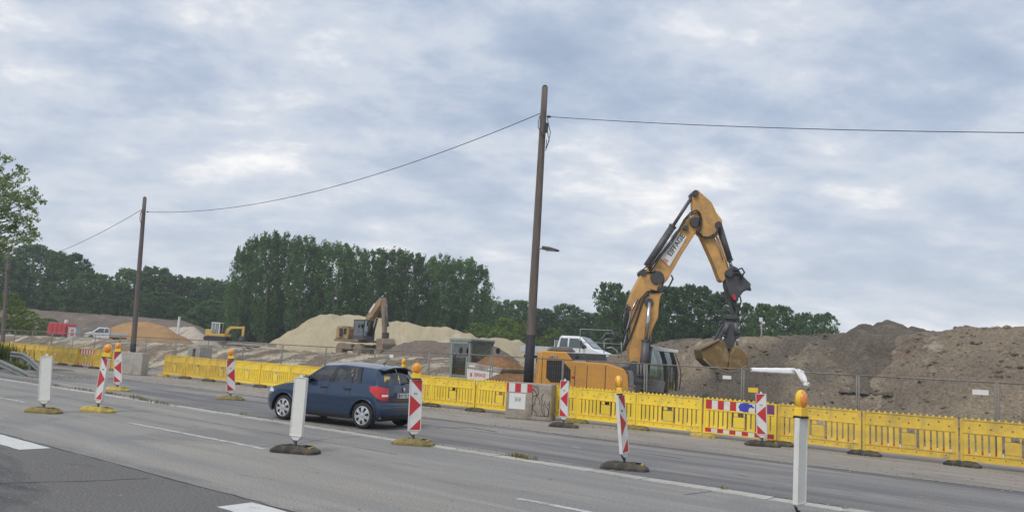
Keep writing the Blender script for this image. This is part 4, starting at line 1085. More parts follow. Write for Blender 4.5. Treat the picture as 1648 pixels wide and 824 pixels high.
# ------------------------------------------------------------------ guardrail ends at the left
def wprofile():
    return [(-.02, .0), (.05, .04), (.06, .09), (.0, .13), (.0, .18), (.06, .22), (.05, .27), (-.02, .31)]
def guardrail(label, pts, name='guardrail'):
    p0 = Vector(pts[0]); root = thing(name, label, 'guardrail', (p0.x, p0.y, 0), 0, 'guardrail ends at the left verge')
    rows = []
    for i, p in enumerate(pts):
        p = Vector(p); d = (Vector(pts[min(i + 1, len(pts) - 1)]) - Vector(pts[max(0, i - 1)])); d.z = 0; d.normalize(); nrm = Vector((d.y, -d.x, 0))
        if nrm.y > 0: nrm = -nrm
        rows.append([tuple(p - Vector((p0.x, p0.y, 0)) + nrm * a + Vector((0, 0, c))) for a, c in wprofile()] + [tuple(p - Vector((p0.x, p0.y, 0)) + nrm * (a - .012) + Vector((0, 0, c))) for a, c in wprofile()[::-1]])
    MB().grid(rows).build('beam', M_RAIL, root)
    for i, p in enumerate(pts):
        if p[2] > .2:
            q = Vector(p) - Vector((p0.x, p0.y, 0)); MB().box((q.x, q.y + .06, (p[2] + .25) / 2), (.10, .06, p[2] + .25)).build('post', M_RAIL, root)
    return root
def rp(px, py, z): q = gp(px, py); return (q.x, q.y, z)
def at_wv(w, v, z): q = R(w, v); return (q.x, q.y, z)
guardrail('front grey guardrail end dipping to the ground at the left edge', [rp(45, 606, -.16), rp(30, 603.5, -.04), rp(0, 598, .18), rp(-40, 592, .38), rp(-120, 582, .46)])
guardrail('rear grey guardrail end behind the white-backed left beacon', [rp(65, 604, -.10), rp(61, 601, .05), rp(46, 596, .30), rp(34, 592, .43), rp(15, 589, .44)])

# ------------------------------------------------------------------ the blue hatchback
def interp(tab, x):
    if x <= tab[0][0]: return tab[0][1]
    for (a, p), (c, q) in zip(tab[:-1], tab[1:]):
        if x <= c: return p + (q - p) * (x - a) / (c - a)
    return tab[-1][1]
def make_car():
    HEAD = math.radians(180 - 28.5); S = .985
    root = thing('hatchback_car', 'dark blue five-door hatchback driving away to the left', 'car')
    root.rotation_euler.z = HEAD; root.scale = (S, S, S)
    off = Matrix.Rotation(HEAD, 3, 'Z') @ Vector((.70 * S, .71 * S, 0))
    c = gp(585, 689.5); root.location = (c.x - off.x, c.y - off.y, 0.002)
    AX = (.70, 3.16); RW = .298; RA_ = .365
    XR = [(.18, .24), (.26, .15), (.36, .10), (.50, .095), (.57, .12), (.60, .135), (.72, .135), (.86, .15), (1.0, .185)]
    XF = [(.18, 3.88), (.28, 3.95), (.42, 3.985), (.56, 3.975), (.68, 3.94), (.78, 3.88), (1.0, 3.75)]
    WH = [(.18, .76), (.26, .795), (.40, .815), (.60, .822), (.74, .82), (.84, .805), (.94, .785), (1.02, .758)]
    # plan curve (a: 0 rear .. 1 front, b: 0 centre .. 1 side)
    plan = [(0, 0), (.001, .2), (.003, .4), (.008, .6), (.016, .75), (.028, .86), (.045, .935), (.065, .975), (.09, .992)]
    plan += [(.09 + .76 * i / 54, 1.0 - .006 * abs(i - 27) / 27) for i in range(1, 55)]
    plan += [(.875, .985), (.90, .965), (.925, .925), (.945, .87), (.962, .79), (.976, .68), (.987, .52), (.994, .35), (.998, .18), (1, 0)]
    def zbelt(x):
        return interp([(0, 1.0), (.3, 1.02), (1.2, 1.0), (2.2, .965), (2.70, .945), (3.1, .885), (3.5, .80), (3.8, .715), (3.9, .68)], x)
    def P(a, b, z, out=0.0):
        xr, xf = interp(XR, z), interp(XF, z)
        return Vector((xr + (xf - xr) * a, (interp(WH, z)) * b, z))
    def column(a, b, n=14):
        x = .10 + 3.85 * a
        zt = zbelt(x); zl = .20
        if b > .93:
            for ax in AX:
                dxa = abs(x - ax)
                if dxa < RA_: zl = max(zl, RW + math.sqrt(RA_ ** 2 - dxa ** 2))
        return [P(a, b, zl + (zt - zl) * j / n) for j in range(n + 1)]
    # dense columns near the arches
    dense = []
    for (a0, b0), (a1, b1) in zip(plan[:-1], plan[1:]):
        dense.append((a0, b0))
        if b0 > .9 and b1 > .9:
            dense.append(((a0 + a1) / 2, (b0 + b1) / 2))
    dense.append(plan[-1])
    body = MB()
    for s in (1, -1):
        body.grid([[(p.x, p.y * s, p.z) for p in column(a, b)] for a, b in dense])
    # wheel arch inner lips
    # bonnet
    rows = []
    for i in range(13):
        t = i / 12; x = 2.62 + (3.9 - 2.62) * t
        zt = zbelt(x); a = x / 3.93
        bb = interp([(p[0], p[1]) for p in plan if p[0] > .3], a); ye = interp(WH, zt) * bb
        rows.append([(x + (.10 * (1 - (k / 8 - 1) ** 2) * (1 - t) if True else 0), ye * (k / 8 - 1), zt + (.115 * (1 - abs(k / 8 - 1) ** 2.2)) * (1 - .45 * t)) for k in range(17)])
    body.grid(rows)
    # roof
    RX0, RX1 = .50, 2.12
    def zrail(x): return interp([(.2, 1.34), (.50, 1.365), (.9, 1.40), (1.5, 1.42), (2.12, 1.375)], x)
    def yrail(x): return interp([(.2, .545), (.36, .565), (1.0, .60), (2.12, .575)], x)
    rows = []
    for i in range(13):
        x = RX0 + (RX1 - RX0) * i / 12
        rows.append([(x + .06 * (1 - (k / 8 - 1) ** 2) * (1 if i == 12 else 0) - .03 * (1 - (k / 8 - 1) ** 2) * (1 if i == 0 else 0), yrail(x) * (k / 8 - 1), zrail(x) + .085 * (1 - abs(k / 8 - 1) ** 2.4)) for k in range(17)])
    body.grid(rows)
    # side greenhouse: pillars between belt and rail
    def belt(x, s=1): z = zbelt(x); return Vector((x, s * (interp(WH, z) - .004), z))
    def rail(x, s=1): return Vector((x, s * yrail(x), zrail(x)))
    def side_pt(xb, xt, t, s):
        p = belt(xb, s).lerp(rail(xt, s), t); p.y += s * .035 * math.sin(math.pi * t); return p
    def patch(mb, xb0, xt0, xb1, xt1, s, t0=0.0, t1=1.0, out=0.0, n=4):
        mb.grid([[tuple(side_pt(xb0 + (xb1 - xb0) * i / n, xt0 + (xt1 - xt0) * i / n, t0 + (t1 - t0) * j / 6, s) + Vector((0, s * out, 0))) for j in range(7)] for i in range(n + 1)])
    for s in (1, -1):
        patch(body, 2.68, 2.12, 2.60, 2.02, s)                    # A pillar
        patch(body, .82, .90, .415, .495, s)                        # C pillar
        patch(body, 2.60, 2.02, .82, .90, s, .925, 1.0, n=12)     # roof side rail
        patch(body, 2.60, 2.02, .82, .90, s, 0, .05, n=12)
    # tailgate frame above the belt
    inv = [(b_, a_) for a_, b_ in plan if a_ <= .09]
    def rear_pt(t, f):                                            # t 0 belt .. 1 roof, f -1..1
        bb = .975 * abs(f); p0_ = P(interp(inv, bb), bb, 1.0); top_ = rail(.50)
        x1_ = .50 - .05 * (1 - f * f); y1_ = top_.y * abs(f); z1_ = top_.z + .085 * (1 - abs(f) ** 2.4)
        x = p0_.x + (x1_ - p0_.x) * t; y = p0_.y + (y1_ - p0_.y) * t
        y += .035 * math.sin(math.pi * t) * abs(f) ** 4
        return Vector((x - .02 * math.sin(math.pi * t) * (1 - abs(f) ** 4), y * (1 if f >= 0 else -1), 1.0 + (z1_ - 1.0) * t))
    def rear_patch(mb, t0, t1, f0, f1, out=0.0, n=8):
        mb.grid([[tuple(rear_pt(t0 + (t1 - t0) * i / 6, f0 + (f1 - f0) * j / n) - Vector((out, 0, 0))) for j in range(n + 1)] for i in range(7)])
    rear_patch(body, 0, 1, -1, -.80); rear_patch(body, 0, 1, .80, 1); rear_patch(body, 0, .10, -.80, .80); rear_patch(body, .93, 1, -.80, .80)
    # rear closing strip between belt at the back and tailgate
    bo = body.build('body', M_CARPAINT, root, smooth=True)
    # glass
    for s in (1, -1):
        nm = 'side_window'
        for (b0, t0, b1, t1) in ((2.58, 2.00, 1.80, 1.70), (1.66, 1.58, 1.12, 1.13), (1.09, 1.10, .85, .92)):
            g_ = MB(); patch(g_, b0, t0, b1, t1, s, .05, .93, out=-.004); g_.build(nm, M_GLASS, root, smooth=True)
        pl = MB(); patch(pl, 1.80, 1.70, 1.66, 1.58, s, .04, .93, out=.002); patch(pl, 1.125, 1.135, 1.085, 1.095, s, .04, .93, out=.002); pl.build('pillar_trim', M_BLACKPL, root)
    g_ = MB(); rear_patch(g_, .10, .93, -.80, .80, out=-.004, n=12); g_.build('rear_window', M_GLASS, root, smooth=True)
    rows = []
    for i in range(9):
        t = i / 8; xb, xt = 2.66, 2.12
        l0, r0_ = belt(2.68, -1).lerp(rail(2.12, -1), t), belt(2.68, 1).lerp(rail(2.12, 1), t)
        rows.append([tuple(l0.lerp(r0_, k / 10) + Vector(((.13 - .06 * t) * (1 - (k / 5 - 1) ** 2), 0, .085 * t * (1 - abs(k / 5 - 1) ** 2.4)))) for k in range(11)])
    MB().grid(rows).build('windscreen', M_GLASS, root, smooth=True)
    # interior
    inn = MB(); inn.box((1.6, 0, .40), (2.7, 1.42, .30)); inn.box((.72, 0, .66), (.4, 1.2, .42)); inn.box((2.55, 0, .80), (.35, 1.35, .28)); inn.build('cabin_lining', M_INNER, root)
    for (x, y) in ((1.85, .36), (1.85, -.36), (1.0, .38), (1.0, -.38)):
        st = MB(); st.box((x + .05, y, .62), (.5, .48, .16)); st.box((x - .22, y, .86), (.14, .46, .50), M=None, taper=(.9, .85)); st.box((x - .25, y, 1.20), (.09, .25, .17), taper=(.85, .8)); st.tube([(x - .24, y - .06, 1.05), (x - .25, y - .06, 1.15)], .008, 5); st.tube([(x - .24, y + .06, 1.05), (x - .25, y + .06, 1.15)], .008, 5)
        st.build('seat', M_SEAT, root, bevel=.03)
    MB().tube([(2.28 + .05 * math.cos(a), .36 + .18 * math.cos(a), .95 + .17 * math.sin(a)) for a in [2 * math.pi * k / 20 for k in range(21)]], .016, 6).build('steering_wheel', M_BLACKPL, root)
    # underside
    MB().box((1.95, 0, .24), (3.2, 1.36, .12)).build('underbody', M_INNER, root)
    # arch liners
    for ax in AX:
        for s in (1, -1):
            rows = []
            for j in range(17):
                a = math.pi * (j / 16) * 1.12 - .06 * math.pi
                rows.append([(ax + (RA_ + .004) * math.cos(a), s * y, RW + (RA_ + .004) * math.sin(a)) for y in (.50, .80)])
            MB().grid(rows).build('wheel_arch_liner', M_BLACKPL, root)
            lip = MB().tube([(ax + (RA_ + .006) * math.cos(a), s * .812, RW + (RA_ + .006) * math.sin(a)) for a in [math.pi * (j / 24) for j in range(25)]], .012, 6); lip.build('wheel_arch_lip', M_CARPAINT, root, smooth=True)
    # wheels
    for ax in AX:
        for s in (1, -1):
            wr = MB(); Mw = Matrix.Translation((ax, s * .71, RW))
            wr.lathe([(.19, -.095), (.255, -.10), (.285, -.085), (.298, -.04), (.298, .04), (.285, .085), (.255, .10), (.19, .095)], 32, Mw)
            wo = wr.build('wheel', M_TYRE, root, smooth=True)
            rim = MB(); Mr = Mw @ Matrix.Rotation(0 if s > 0 else math.pi, 4, 'Z')
            rim.lathe([(.215, .075), (.215, .097), (.200, .103), (.190, .092), (.185, .07)], 32, Mr)
            for k in range(7):
                a = 2 * math.pi * k / 7 + .2; Ms = Mr @ Matrix.Rotation(a, 4, 'Y')
                rim.add([(.03, .098, -.036), (.12, .108, -.030), (.197, .094, -.048), (.197, .094, .048), (.12, .108, .030), (.03, .098, .036)], [(0, 1, 4, 5), (1, 2, 3, 4)], Ms)
            rim.lathe([(.055, .09), (.055, .106), (.035, .113), (.0, .114)], 20, Mr)
            rim.build('rim', M_RIM, wo)
            MB().lathe([(.19, .045), (.19, .06), (.05, .062)], 28, Mr).build('brake_backing', M_GRILLE, wo)
    # surface patches following the shell
    def shell_patch(mb, a0, a1, z0f, z1f, s, out, na=10, nz=8):
        rows = []
        for i in range(na + 1):
            a = a0 + (a1 - a0) * i / na
            bb = interp(plan, a); rows.append([])
            z0_, z1_ = z0f(a), z1f(a)
            for j in range(nz + 1):
                z = z0_ + (z1_ - z0_) * j / nz; p = P(a, bb, z); e_ = .004; a_, b_2 = max(0, a - e_), min(1, a + e_)
                tg = P(b_2, interp(plan, b_2), z) - P(a_, interp(plan, a_), z); pn = Vector((-tg.y, tg.x, 0)).normalized() * out
                rows[-1].append((p.x + pn.x, (p.y + pn.y) * s, p.z))
        mb.grid(rows)
    def shell_b(mb, b0, b1, z0, z1, out, nb=10):                   # rear face patch by b
        pl = [(b_, a_) for a_, b_ in plan if a_ <= .09]
        rows = []
        for i in range(nb + 1):
            bb = b0 + (b1 - b0) * i / nb; a = interp(pl, abs(bb)); rows.append([])
            for j in range(7):
                z = z0 + (z1 - z0) * j / 6; p = P(a, bb, z); rows[-1].append((p.x - out, p.y, p.z))
        mb.grid(rows)
    for s in (1, -1):
        t = MB(); shell_patch(t, .012, .105, lambda a: .66 + max(0, a - .03) * 2.9, lambda a: .93 + min(.05, a * 1.1), s, .012, 14)
        to = t.build('tail_light', M_TAIL, root, smooth=True)
        t = MB(); shell_patch(t, .013, .03, lambda a: .755, lambda a: .80, s, .020, 6); t.build('reversing_lens', M_TAILW, to, smooth=True)
        t = MB(); shell_patch(t, .885, .955, lambda a: .66, lambda a: .66 + .12 * min(1, (a - .86) * 14) - max(0, a - .93) * .6, s, .010, 10)
        t.build('headlight', M_HEAD, root, smooth=True)
        # door seams, handles, rub strip, mirror, sill
        for xb, xt in ((2.66, 0), (1.74, 0), (1.02, 0)):
            q = MB(); a = xb / 3.93
            shell_patch(q, a - .0016, a + .0016, lambda _: .30 if xb > 1 else .62, lambda _: zbelt(xb) - .01, s, .003, 2); q.build('door_seam', M_GRILLE, root)
        q = MB(); shell_patch(q, .70 / 3.93 + .11, 2.7 / 3.93, lambda _: .295, lambda _: .305, s, .003, 20, 2); q.build('sill_seam', M_GRILLE, root)
        q = MB(); shell_patch(q, .30, .685, lambda _: .50, lambda _: .535, s, .010, 20, 3); q.build('rub_strip', M_CARPAINT, root)
        for xh in (1.92, 1.20):
            y = interp(WH, .87); MB().box((xh, s * (y + .012), .872), (.19, .03, .035)).build('door_handle', M_BLACKPL, root, bevel=.01)
        MB().box((2.40, s * .90, 1.03), (.13, .20, .15), taper=(.8, .9)).tube([(2.43, s * .78, .99), (2.43, s * .88, 1.0)], .03, 6).build('door_mirror', M_CARPAINT, root, bevel=.03)
        q = MB(); shell_patch(q, .235, .72, lambda _: .205, lambda _: .285, s, .004, 20, 3); q.build('side_skirt', M_BLACKPL, root)
    for b0, b1 in ((-.80, .80),):
        q = MB(); shell_b(q, b0, b1, .635, .645, .004); q.build('tailgate_seam', M_GRILLE, root)
        q = MB(); shell_b(q, -.96, .96, .20, .33, .004, 20); q.build('bumper_lower', M_BLACKPL, root)
        q = MB(); shell_b(q, -.93, .93, .545, .575, .020, 20); q.build('bumper_ledge', M_CARPAINT, root, smooth=True)
    MB().box((.150, 0, .775), (.03, .62, .16)).build('plate_recess', M_CARPAINT, root, bevel=.01)
    po = MB().box((.126, 0, .775), (.012, .50, .11)).build('number_plate', M_PLATE, root)
    MB().box((.118, .225, .775), (.003, .04, .10)).build('plate_band', M_PLATE_BLUE, po)
    text_obj('plate_text', 'DU·TQ 221', frame_M((.1185, -.025, .772), (0, -1, 0), (0, 0, 1), (-1, 0, 0)), .095, M_TEXT, po, .002)
    MB().lathe([(.045, 0), (.045, -.01), (.02, -.016)], 16, Matrix.Translation((.148, 0, .915)) @ Matrix.Rotation(-math.pi / 2, 4, 'Z')).build('badge', M_CHROME, root)
    # spoiler, wiper, aerial, exhaust
    rows = []
    for i in range(3):
        x = .50 - .16 * i / 2
        rows.append([(x - .05 * (1 - (k / 6 - 1) ** 2), yrail(.50) * (k / 6 - 1) * (1 - .02 * i), 1.37 + .085 * (1 - abs(k / 6 - 1) ** 2.4) - .012 * i) for k in range(13)])
    rows += [[(x, y, z - .03) for x, y, z in rows[2]], [(x, y, z - .03) for x, y, z in rows[0]]]
    MB().grid(rows).build('spoiler', M_CARPAINT, root, smooth=False)
    MB().tube([tuple(rear_pt(.12, -.0) - Vector((.035, 0, 0))), tuple(rear_pt(.20, -.35) - Vector((.03, 0, 0))), tuple(rear_pt(.24, -.62) - Vector((.02, 0, 0)))], [.022, .014, .008], 6).build('rear_wiper', M_BLACKPL, root)
    MB().tube([(.80, 0, 1.475), (.74, 0, 1.55), (.64, 0, 1.63)], [.012, .007, .003], 6).build('aerial', M_BLACKPL, root)
    MB().tube([(.12, -.42, .23), (.35, -.42, .23)], .025, 10).build('exhaust_pipe', M_GALV, root)
    MB().box((3.93, 0, .50), (.06, .9, .18)).build('grille', M_BLACKPL, root, bevel=.02)
    return root
make_car()

# ------------------------------------------------------------------ machines traced at their own depth
def rel(pts, Y, o):
    return [((at(x, y, Y) - o).x, (at(x, y, Y) - o).z) for x, y in pts]
def pipe(name, pts, r, m, parent, n=8, smooth=True):
    return MB().tube(pts, r, n).build(name, m, parent, smooth=smooth)
def z_ground(x, y): return site_world_z(x, y)

def big_excavator():
    YC = 29.4; YN_, YF_ = 28.2, 30.7
    o = at(960, 620, YC); o.z = -0.55
    root = thing('excavator', 'large orange excavator with raised boom holding a clamshell bucket behind the fence', 'excavator', tuple(o))
    q = lambda pts, Y: rel(pts, Y, o)
    n_, f_ = YN_ - o.y, YF_ - o.y
    zb = 1.15
    body = q([(870.3, 565.5), (873, 564), (911, 566), (923.7, 581), (977.5, 584.7), (1004.8, 593.8), (1010.5, 604), (1012, 618)], YN_)
    x0 = q([(863, 620)], YN_)[0][0]; x1 = q([(1013, 625)], YN_)[0][0]
    MB().prism(body + [(x1, zb - .2), (x0 + .25, zb - .2), (x0 - .02, zb + .1)], n_, n_ + 1.0).build('engine_housing', M_ORANGE, root, bevel=.05, seg=3)
    cw = q([(870.3, 565.5), (873, 564), (905, 566), (905, 600)], YN_)
    MB().prism([cw[0], cw[1], cw[2], (cw[2][0], zb - .1), (x0 + .2, zb - .2), (x0 - .02, zb + .1)], n_ + 1.003, f_).build('counterweight', M_ORANGE, root, bevel=.06, seg=3)
    MB().prism([(cw[2][0], 2.2), (x1 - .3, 2.1), (x1 - .3, zb - .1), (cw[2][0], zb - .1)], n_ + 1.005, f_ - 1.2).build('platform', M_DGREY, root)
    # panel joints
    for px in (873.5, 926, 945.5, 975):
        a = q([(px, 568 if px < 900 else 583), (px, 600)], YN_); top = a[0][1] - .02
        MB().box((a[0][0], n_ - .001, (top + zb) / 2 - .1), (.022, .012, top - zb + .0)).build('panel_joint', M_GRILLE, root)
    gr_ = q([(880, 579), (904.5, 580), (918.3, 594.7), (918, 616), (886, 614.7), (879, 607.4)], YN_)
    MB().prism(gr_, n_ - .012, n_ + .02).build('cooling_grille', M_GRILLE, root)
    deck = q([(911.5, 567.2), (975.5, 570), (977.3, 583), (923.7, 580)], YN_)
    MB().prism(deck, n_ + .06, n_ + 1.0).build('upper_deck', M_DGREY, root, bevel=.02)
    hood = q([(882.5, 563.5), (887, 558), (919, 558), (928, 566.5)], YN_ + .4)
    MB().prism(hood, n_ + .5, f_ - .5).build('engine_hood', M_MGREY, root, bevel=.03)
    pl = q([(884, 572), (898, 572.6), (898, 576.2), (884, 575.6)], YN_); MB().prism(pl, n_ - .006, n_ + .02).build('model_plate', M_DGREY, root)
    c_ = q([(891, 574)], YN_)[0]; text_obj('model_text', 'R 926', frame_M((c_[0], n_ - .009, c_[1]), (1, 0, -.05), (.05, 0, 1), (0, -1, 0)), .12, M_SIGN, root)
    a = q([(922, 607)], YN_)[0]; MB().lathe([(.05, 0), (.05, -.012)], 12, Matrix.Translation((a[0], n_, a[1]))).build('marker_light', M_TAIL, root)
    a = q([(945, 575)], YN_)[0]; MB().lathe([(.07, .0), (.07, -.05), (.04, -.06)], 12, Matrix.Translation((a[0] - .35, n_ + .06, a[1]))).build('filler_cap', M_GRILLE, root)
    # front tool box and steps
    tb_ = q([(1011, 596), (1018, 597), (1021, 606), (1020, 622), (1013, 622)], YN_); MB().prism(tb_, n_ + .02, n_ + .9).build('tool_box', M_MGREY, root, bevel=.03)
    st = q([(1027, 586), (1027, 623), (1033, 586), (1039, 620)], YN_)
    for px in (1026.5, 1031.5, 1036, 1041):
        a, b_ = q([(px, 585), (px, 626)], YN_ + .1); pipe('step_rail', [(a[0], n_ + .1, a[1]), (b_[0], n_ + .1, b_[1])], .022, M_MGREY, root)
    for py in (603, 612, 624):
        a, b_ = q([(1020, py), (1047, py + 1)], YN_ + .1); MB().box(((a[0] + b_[0]) / 2, n_ + .12, a[1]), (b_[0] - a[0], .22, .05)).build('step', M_DGREY, root)
    # handrails
    def hr_(pts, Y, r=.018):
        p = q(pts, Y); pipe('handrail', [(x, Y - o.y, z) for x, z in p], r, M_GALV, root, 6)
    hr_([(933, 567), (934, 529.5), (984, 531.8), (986.5, 534.5), (987, 541)], 28.6)
    hr_([(968, 546), (974.5, 536.5), (988, 536.5), (988.5, 545), (977, 545), (970, 549)], 28.7)
    hr_([(934, 551), (953, 551), (1002, 554)], 28.6); hr_([(972, 568), (972.5, 550)], 28.6); hr_([(1000, 575), (1000, 550)], 28.6); hr_([(975, 570.5), (1010, 573)], 28.5); hr_([(976, 560), (985, 559), (993, 565), (996, 576)], 28.6, .03)
    a = q([(993, 538.5)], 28.7)[0]; MB().box((a[0], 28.7 - o.y, a[1]), (.16, .07, .16)).build('work_lamp', M_DGREY, root, bevel=.02)
    a, b_ = q([(935, 548)], 28.6)[0], q([(934, 555)], 28.6)[0]; MB().box(((a[0]), 28.6 - o.y, (a[1] + b_[1]) / 2), (.08, .05, .18)).build('mirror', M_DGREY, root, bevel=.02)
    # boom base bracket
    YB = 29.45; hb = .30
    MB().prism(q([(1004, 590), (1012, 584), (1028, 585), (1040, 596), (1040, 618), (1003, 618)], YB), YB - .5 - o.y, YB + .5 - o.y).build('boom_bracket', M_DGREY, root, bevel=.03)
    lower = q([(1013, 594), (1010, 560), (1013.5, 545), (1011.5, 515), (1009.5, 489), (1016, 470), (1033, 437.5), (1044, 430), (1056, 434), (1066, 447), (1065.5, 463), (1059, 484), (1057, 511), (1048, 530), (1040, 550), (1031, 580), (1023, 597)], YB)
    MB().prism(lower, YB - hb - o.y, YB + hb - o.y).build('lower_boom', M_ORANGE_BOOM, root, bevel=.03)
    MB().prism(q([(1009.5, 489), (1006, 500), (1004, 520), (1008, 535), (1014, 520), (1013, 497)], YB), YB - .2 - o.y, YB + .2 - o.y).build('boom_rib', M_DGREY, root)
    upper = q([(1046, 444), (1050, 432), (1075, 398), (1100, 360), (1108, 351), (1119, 350), (1124, 358), (1121, 371), (1095, 411), (1072, 452), (1062, 462), (1050, 458)], YB)
    MB().prism(upper, YB - hb + .06 - o.y, YB + hb - .06 - o.y).build('upper_boom', M_ORANGE_BOOM, root, bevel=.03)
    for (px, py, r) in ((1055, 448, .26), (1116, 360, .20), (1116, 314, .12), (1153, 364, .13), (1033, 440, .13), (1042, 488, .17), (1018, 590, .22), (1060, 466, .12), (1170, 441, .15), (1101, 369, .10)):
        a = q([(px, py)], YB)[0]; MB().lathe([(r, -.36), (r, .36)], 18, Matrix.Translation((a[0], YB - o.y, a[1]))).build('pivot_pin', M_DGREY, root, bevel=.012)
    stick = q([(1112.5, 312), (1116, 307.5), (1121, 308), (1143, 327.5), (1150, 343), (1160, 356), (1159, 362), (1152, 374), (1162, 402), (1171, 432), (1168, 446), (1161, 455), (1156, 452), (1146, 425), (1126, 381), (1119, 373), (1114, 345)], YB)
    MB().prism(stick, YB - .24 - o.y, YB + .24 - o.y).build('stick', M_ORANGE_BOOM, root, bevel=.03)
    # sign on the boom
    sg = q([(1060, 415.8), (1090.5, 377.5), (1103, 383), (1075, 430.4)], YB); ys = YB - hb + .06 - o.y
    so = MB().prism(sg, ys - .03, ys - .006).build('boom_sign', M_SIGN, root)
    ax = Vector((sg[1][0] - sg[0][0] + sg[2][0] - sg[3][0], 0, sg[1][1] - sg[0][1] + sg[2][1] - sg[3][1])).normalized(); up = Vector((-ax.z, 0, ax.x))
    if up.z < 0: up = -up
    cen = Vector((sum(p[0] for p in sg) / 4, ys - .032, sum(p[1] for p in sg) / 4))
    text_obj('sign_text', 'EIFFAGE', frame_M(cen + ax * .16 + up * .0, ax, up, (0, -1, 0)), .27, M_TEXT, so, .006)
    lc = cen - ax * .58
    lg = MB()
    for k in range(4):
        lg.box((0, 0, -.075 + k * .05), (.16 if k < 3 else .12, .006, .03), Matrix.Translation(lc) @ Matrix(((ax.x, 0, up.x, 0), (0, 1, 0, 0), (ax.z, 0, up.z, 0), (0, 0, 0, 1))))
    lg.build('sign_logo', M_LOGO, so)
    # cylinders
    def cyl(name, p, qq, t, rb, rr, y, Y=YB):
        a, b_ = q([p], Y)[0], q([qq], Y)[0]; A, B = Vector((a[0], y - o.y, a[1])), Vector((b_[0], y - o.y, b_[1])); m_ = A.lerp(B, t)
        c = MB().tube([A, m_], rb, 14).build(name, M_CYL, root, smooth=True)
        MB().tube([m_, m_ + (B - A).normalized() * .06], rb * 1.12, 14).build('gland', M_DGREY, c)
        MB().tube([m_, B], rr, 12).build('rod', M_STEEL if name != 'stick_cylinder' else M_CYL, c, smooth=True)
    cyl('stick_cylinder', (1041, 428), (1115, 315), .55, .135, .065, YB)
    cyl('boom_cylinder', (1030, 606), (1041.5, 488), .47, .14, .07, YB - .48)
    cyl('boom_cylinder', (1043, 600), (1054, 500), .40, .14, .07, YB + .48)
    cyl('bucket_cylinder', (1157, 363), (1178, 432), .80, .13, .07, YB)
    # hoses
    def hose(pts, r=.028, y=0.0, m=None):
        p = q(pts, YB); pipe('hose', [(x, YB - o.y - .33 + y + .02 * math.sin(i), z) for i, (x, z) in enumerate(p)], r, m or M_CABLE, root, 6)
    hose([(1042, 436), (1048, 428), (1060, 412), (1075, 392), (1090, 371), (1098, 356), (1108, 345), (1117, 341), (1123, 345), (1126, 356), (1124, 370), (1119, 380)], .035)
    hose([(1044, 439), (1060, 415), (1078, 392), (1093, 368), (1101, 356), (1110, 347), (1119, 345), (1123, 352), (1121, 366)], .03, -.05)
    hose([(1046, 428), (1072, 391), (1086, 374)], .02, -.02, M_STEEL); hose([(1049, 432), (1076, 393), (1092, 372)], .018, -.02, M_STEEL)
    hose([(1118, 372), (1126, 383), (1137, 384), (1148, 378), (1154, 366)], .035); hose([(1120, 375), (1130, 386), (1142, 385), (1152, 374)], .03, -.04)
    hose([(1150, 376), (1155, 392), (1161, 410), (1168, 432)], .022, .03, M_STEEL); hose([(1146, 380), (1152, 396), (1160, 420)], .02, .03, M_STEEL)
    hose([(1046, 432), (1038, 431), (1031, 436), (1040, 440), (1052, 440)], .035); hose([(1050, 438), (1060, 440), (1065, 450), (1063, 464), (1054, 470), (1044, 468)], .04)
    hose([(1040, 470), (1050, 472), (1063, 470), (1074, 462), (1080, 450), (1077, 444)], .035); hose([(1042, 474), (1035, 480), (1030, 492), (1018, 528), (1010, 548), (1004, 560)], .04)
    hose([(1040, 470), (1028, 482), (1021, 500), (1010, 526), (1002, 540), (997, 552)], .03, -.04); hose([(1024, 480), (1014, 500), (1007, 530), (1003, 550), (998, 566)], .025, -.02, M_STEEL)
    hose([(1012, 494), (1002, 500), (998, 515), (998, 530), (1003, 540)], .03); hose([(1013, 498), (1005, 506), (1002, 518), (1003, 530)], .028, -.04)
    hose([(1172, 436), (1182, 436), (1190, 433), (1194, 440), (1188, 447)], .035); hose([(1176, 440), (1184, 442), (1192, 445), (1186, 452)], .03); hose([(1164, 440), (1168, 470), (1176, 486), (1180, 500)], .03, .1)
    hose([(1186, 470), (1190, 485), (1186, 500), (1183, 512)], .03, .1)
    # linkage, rotator, clamshell
    MB().prism(q([(1164, 438), (1176, 428), (1184, 432), (1194, 446), (1206, 458), (1204, 466), (1194, 470), (1186, 480), (1181, 486), (1172, 478), (1166, 462)], YB), YB - .26 - o.y, YB + .26 - o.y).build('quick_coupler', M_DGREY, root, bevel=.05)
    MB().prism(q([(1192, 455), (1207, 463), (1208, 468), (1190, 464)], YB), YB - .1 - o.y, YB + .1 - o.y).build('locking_pin', M_MGREY, root)
    MB().prism(q([(1172, 474), (1184, 478), (1182, 512), (1176, 512)], YB), YB - .13 - o.y, YB + .13 - o.y).build('rotator_link', M_LOGO if False else M_DGREY, root, bevel=.02)
    MB().prism(q([(1175, 474), (1180, 475), (1181, 484), (1176.5, 483)], YB), YB - .275 - o.y, YB - .262 - o.y).build('red_mark', M_RED, root)
    a, b_ = q([(1178, 509)], YB)[0], q([(1177, 524)], YB)[0]
    MB().lathe([(.16, -.0), (.27, .03), (.27, .12), (.20, .15), (.20, .22), (.30, .24), (.30, .36), (.18, .40)], 20, Matrix.Translation((b_[0], YB - o.y, b_[1])) @ Matrix.Rotation(math.pi / 2, 4, 'X')).build('rotator', M_DGREY, root, smooth=False)
    for s in (-1, 1):
        MB().prism(q([(1165, 521), (1184, 523), (1180, 548), (1176, 562), (1168, 562), (1150, 549), (1156, 538)], YB), YB + s * .26 - .06 - o.y, YB + s * .26 + .06 - o.y).build('grab_frame', M_DGREY, root, bevel=.015)
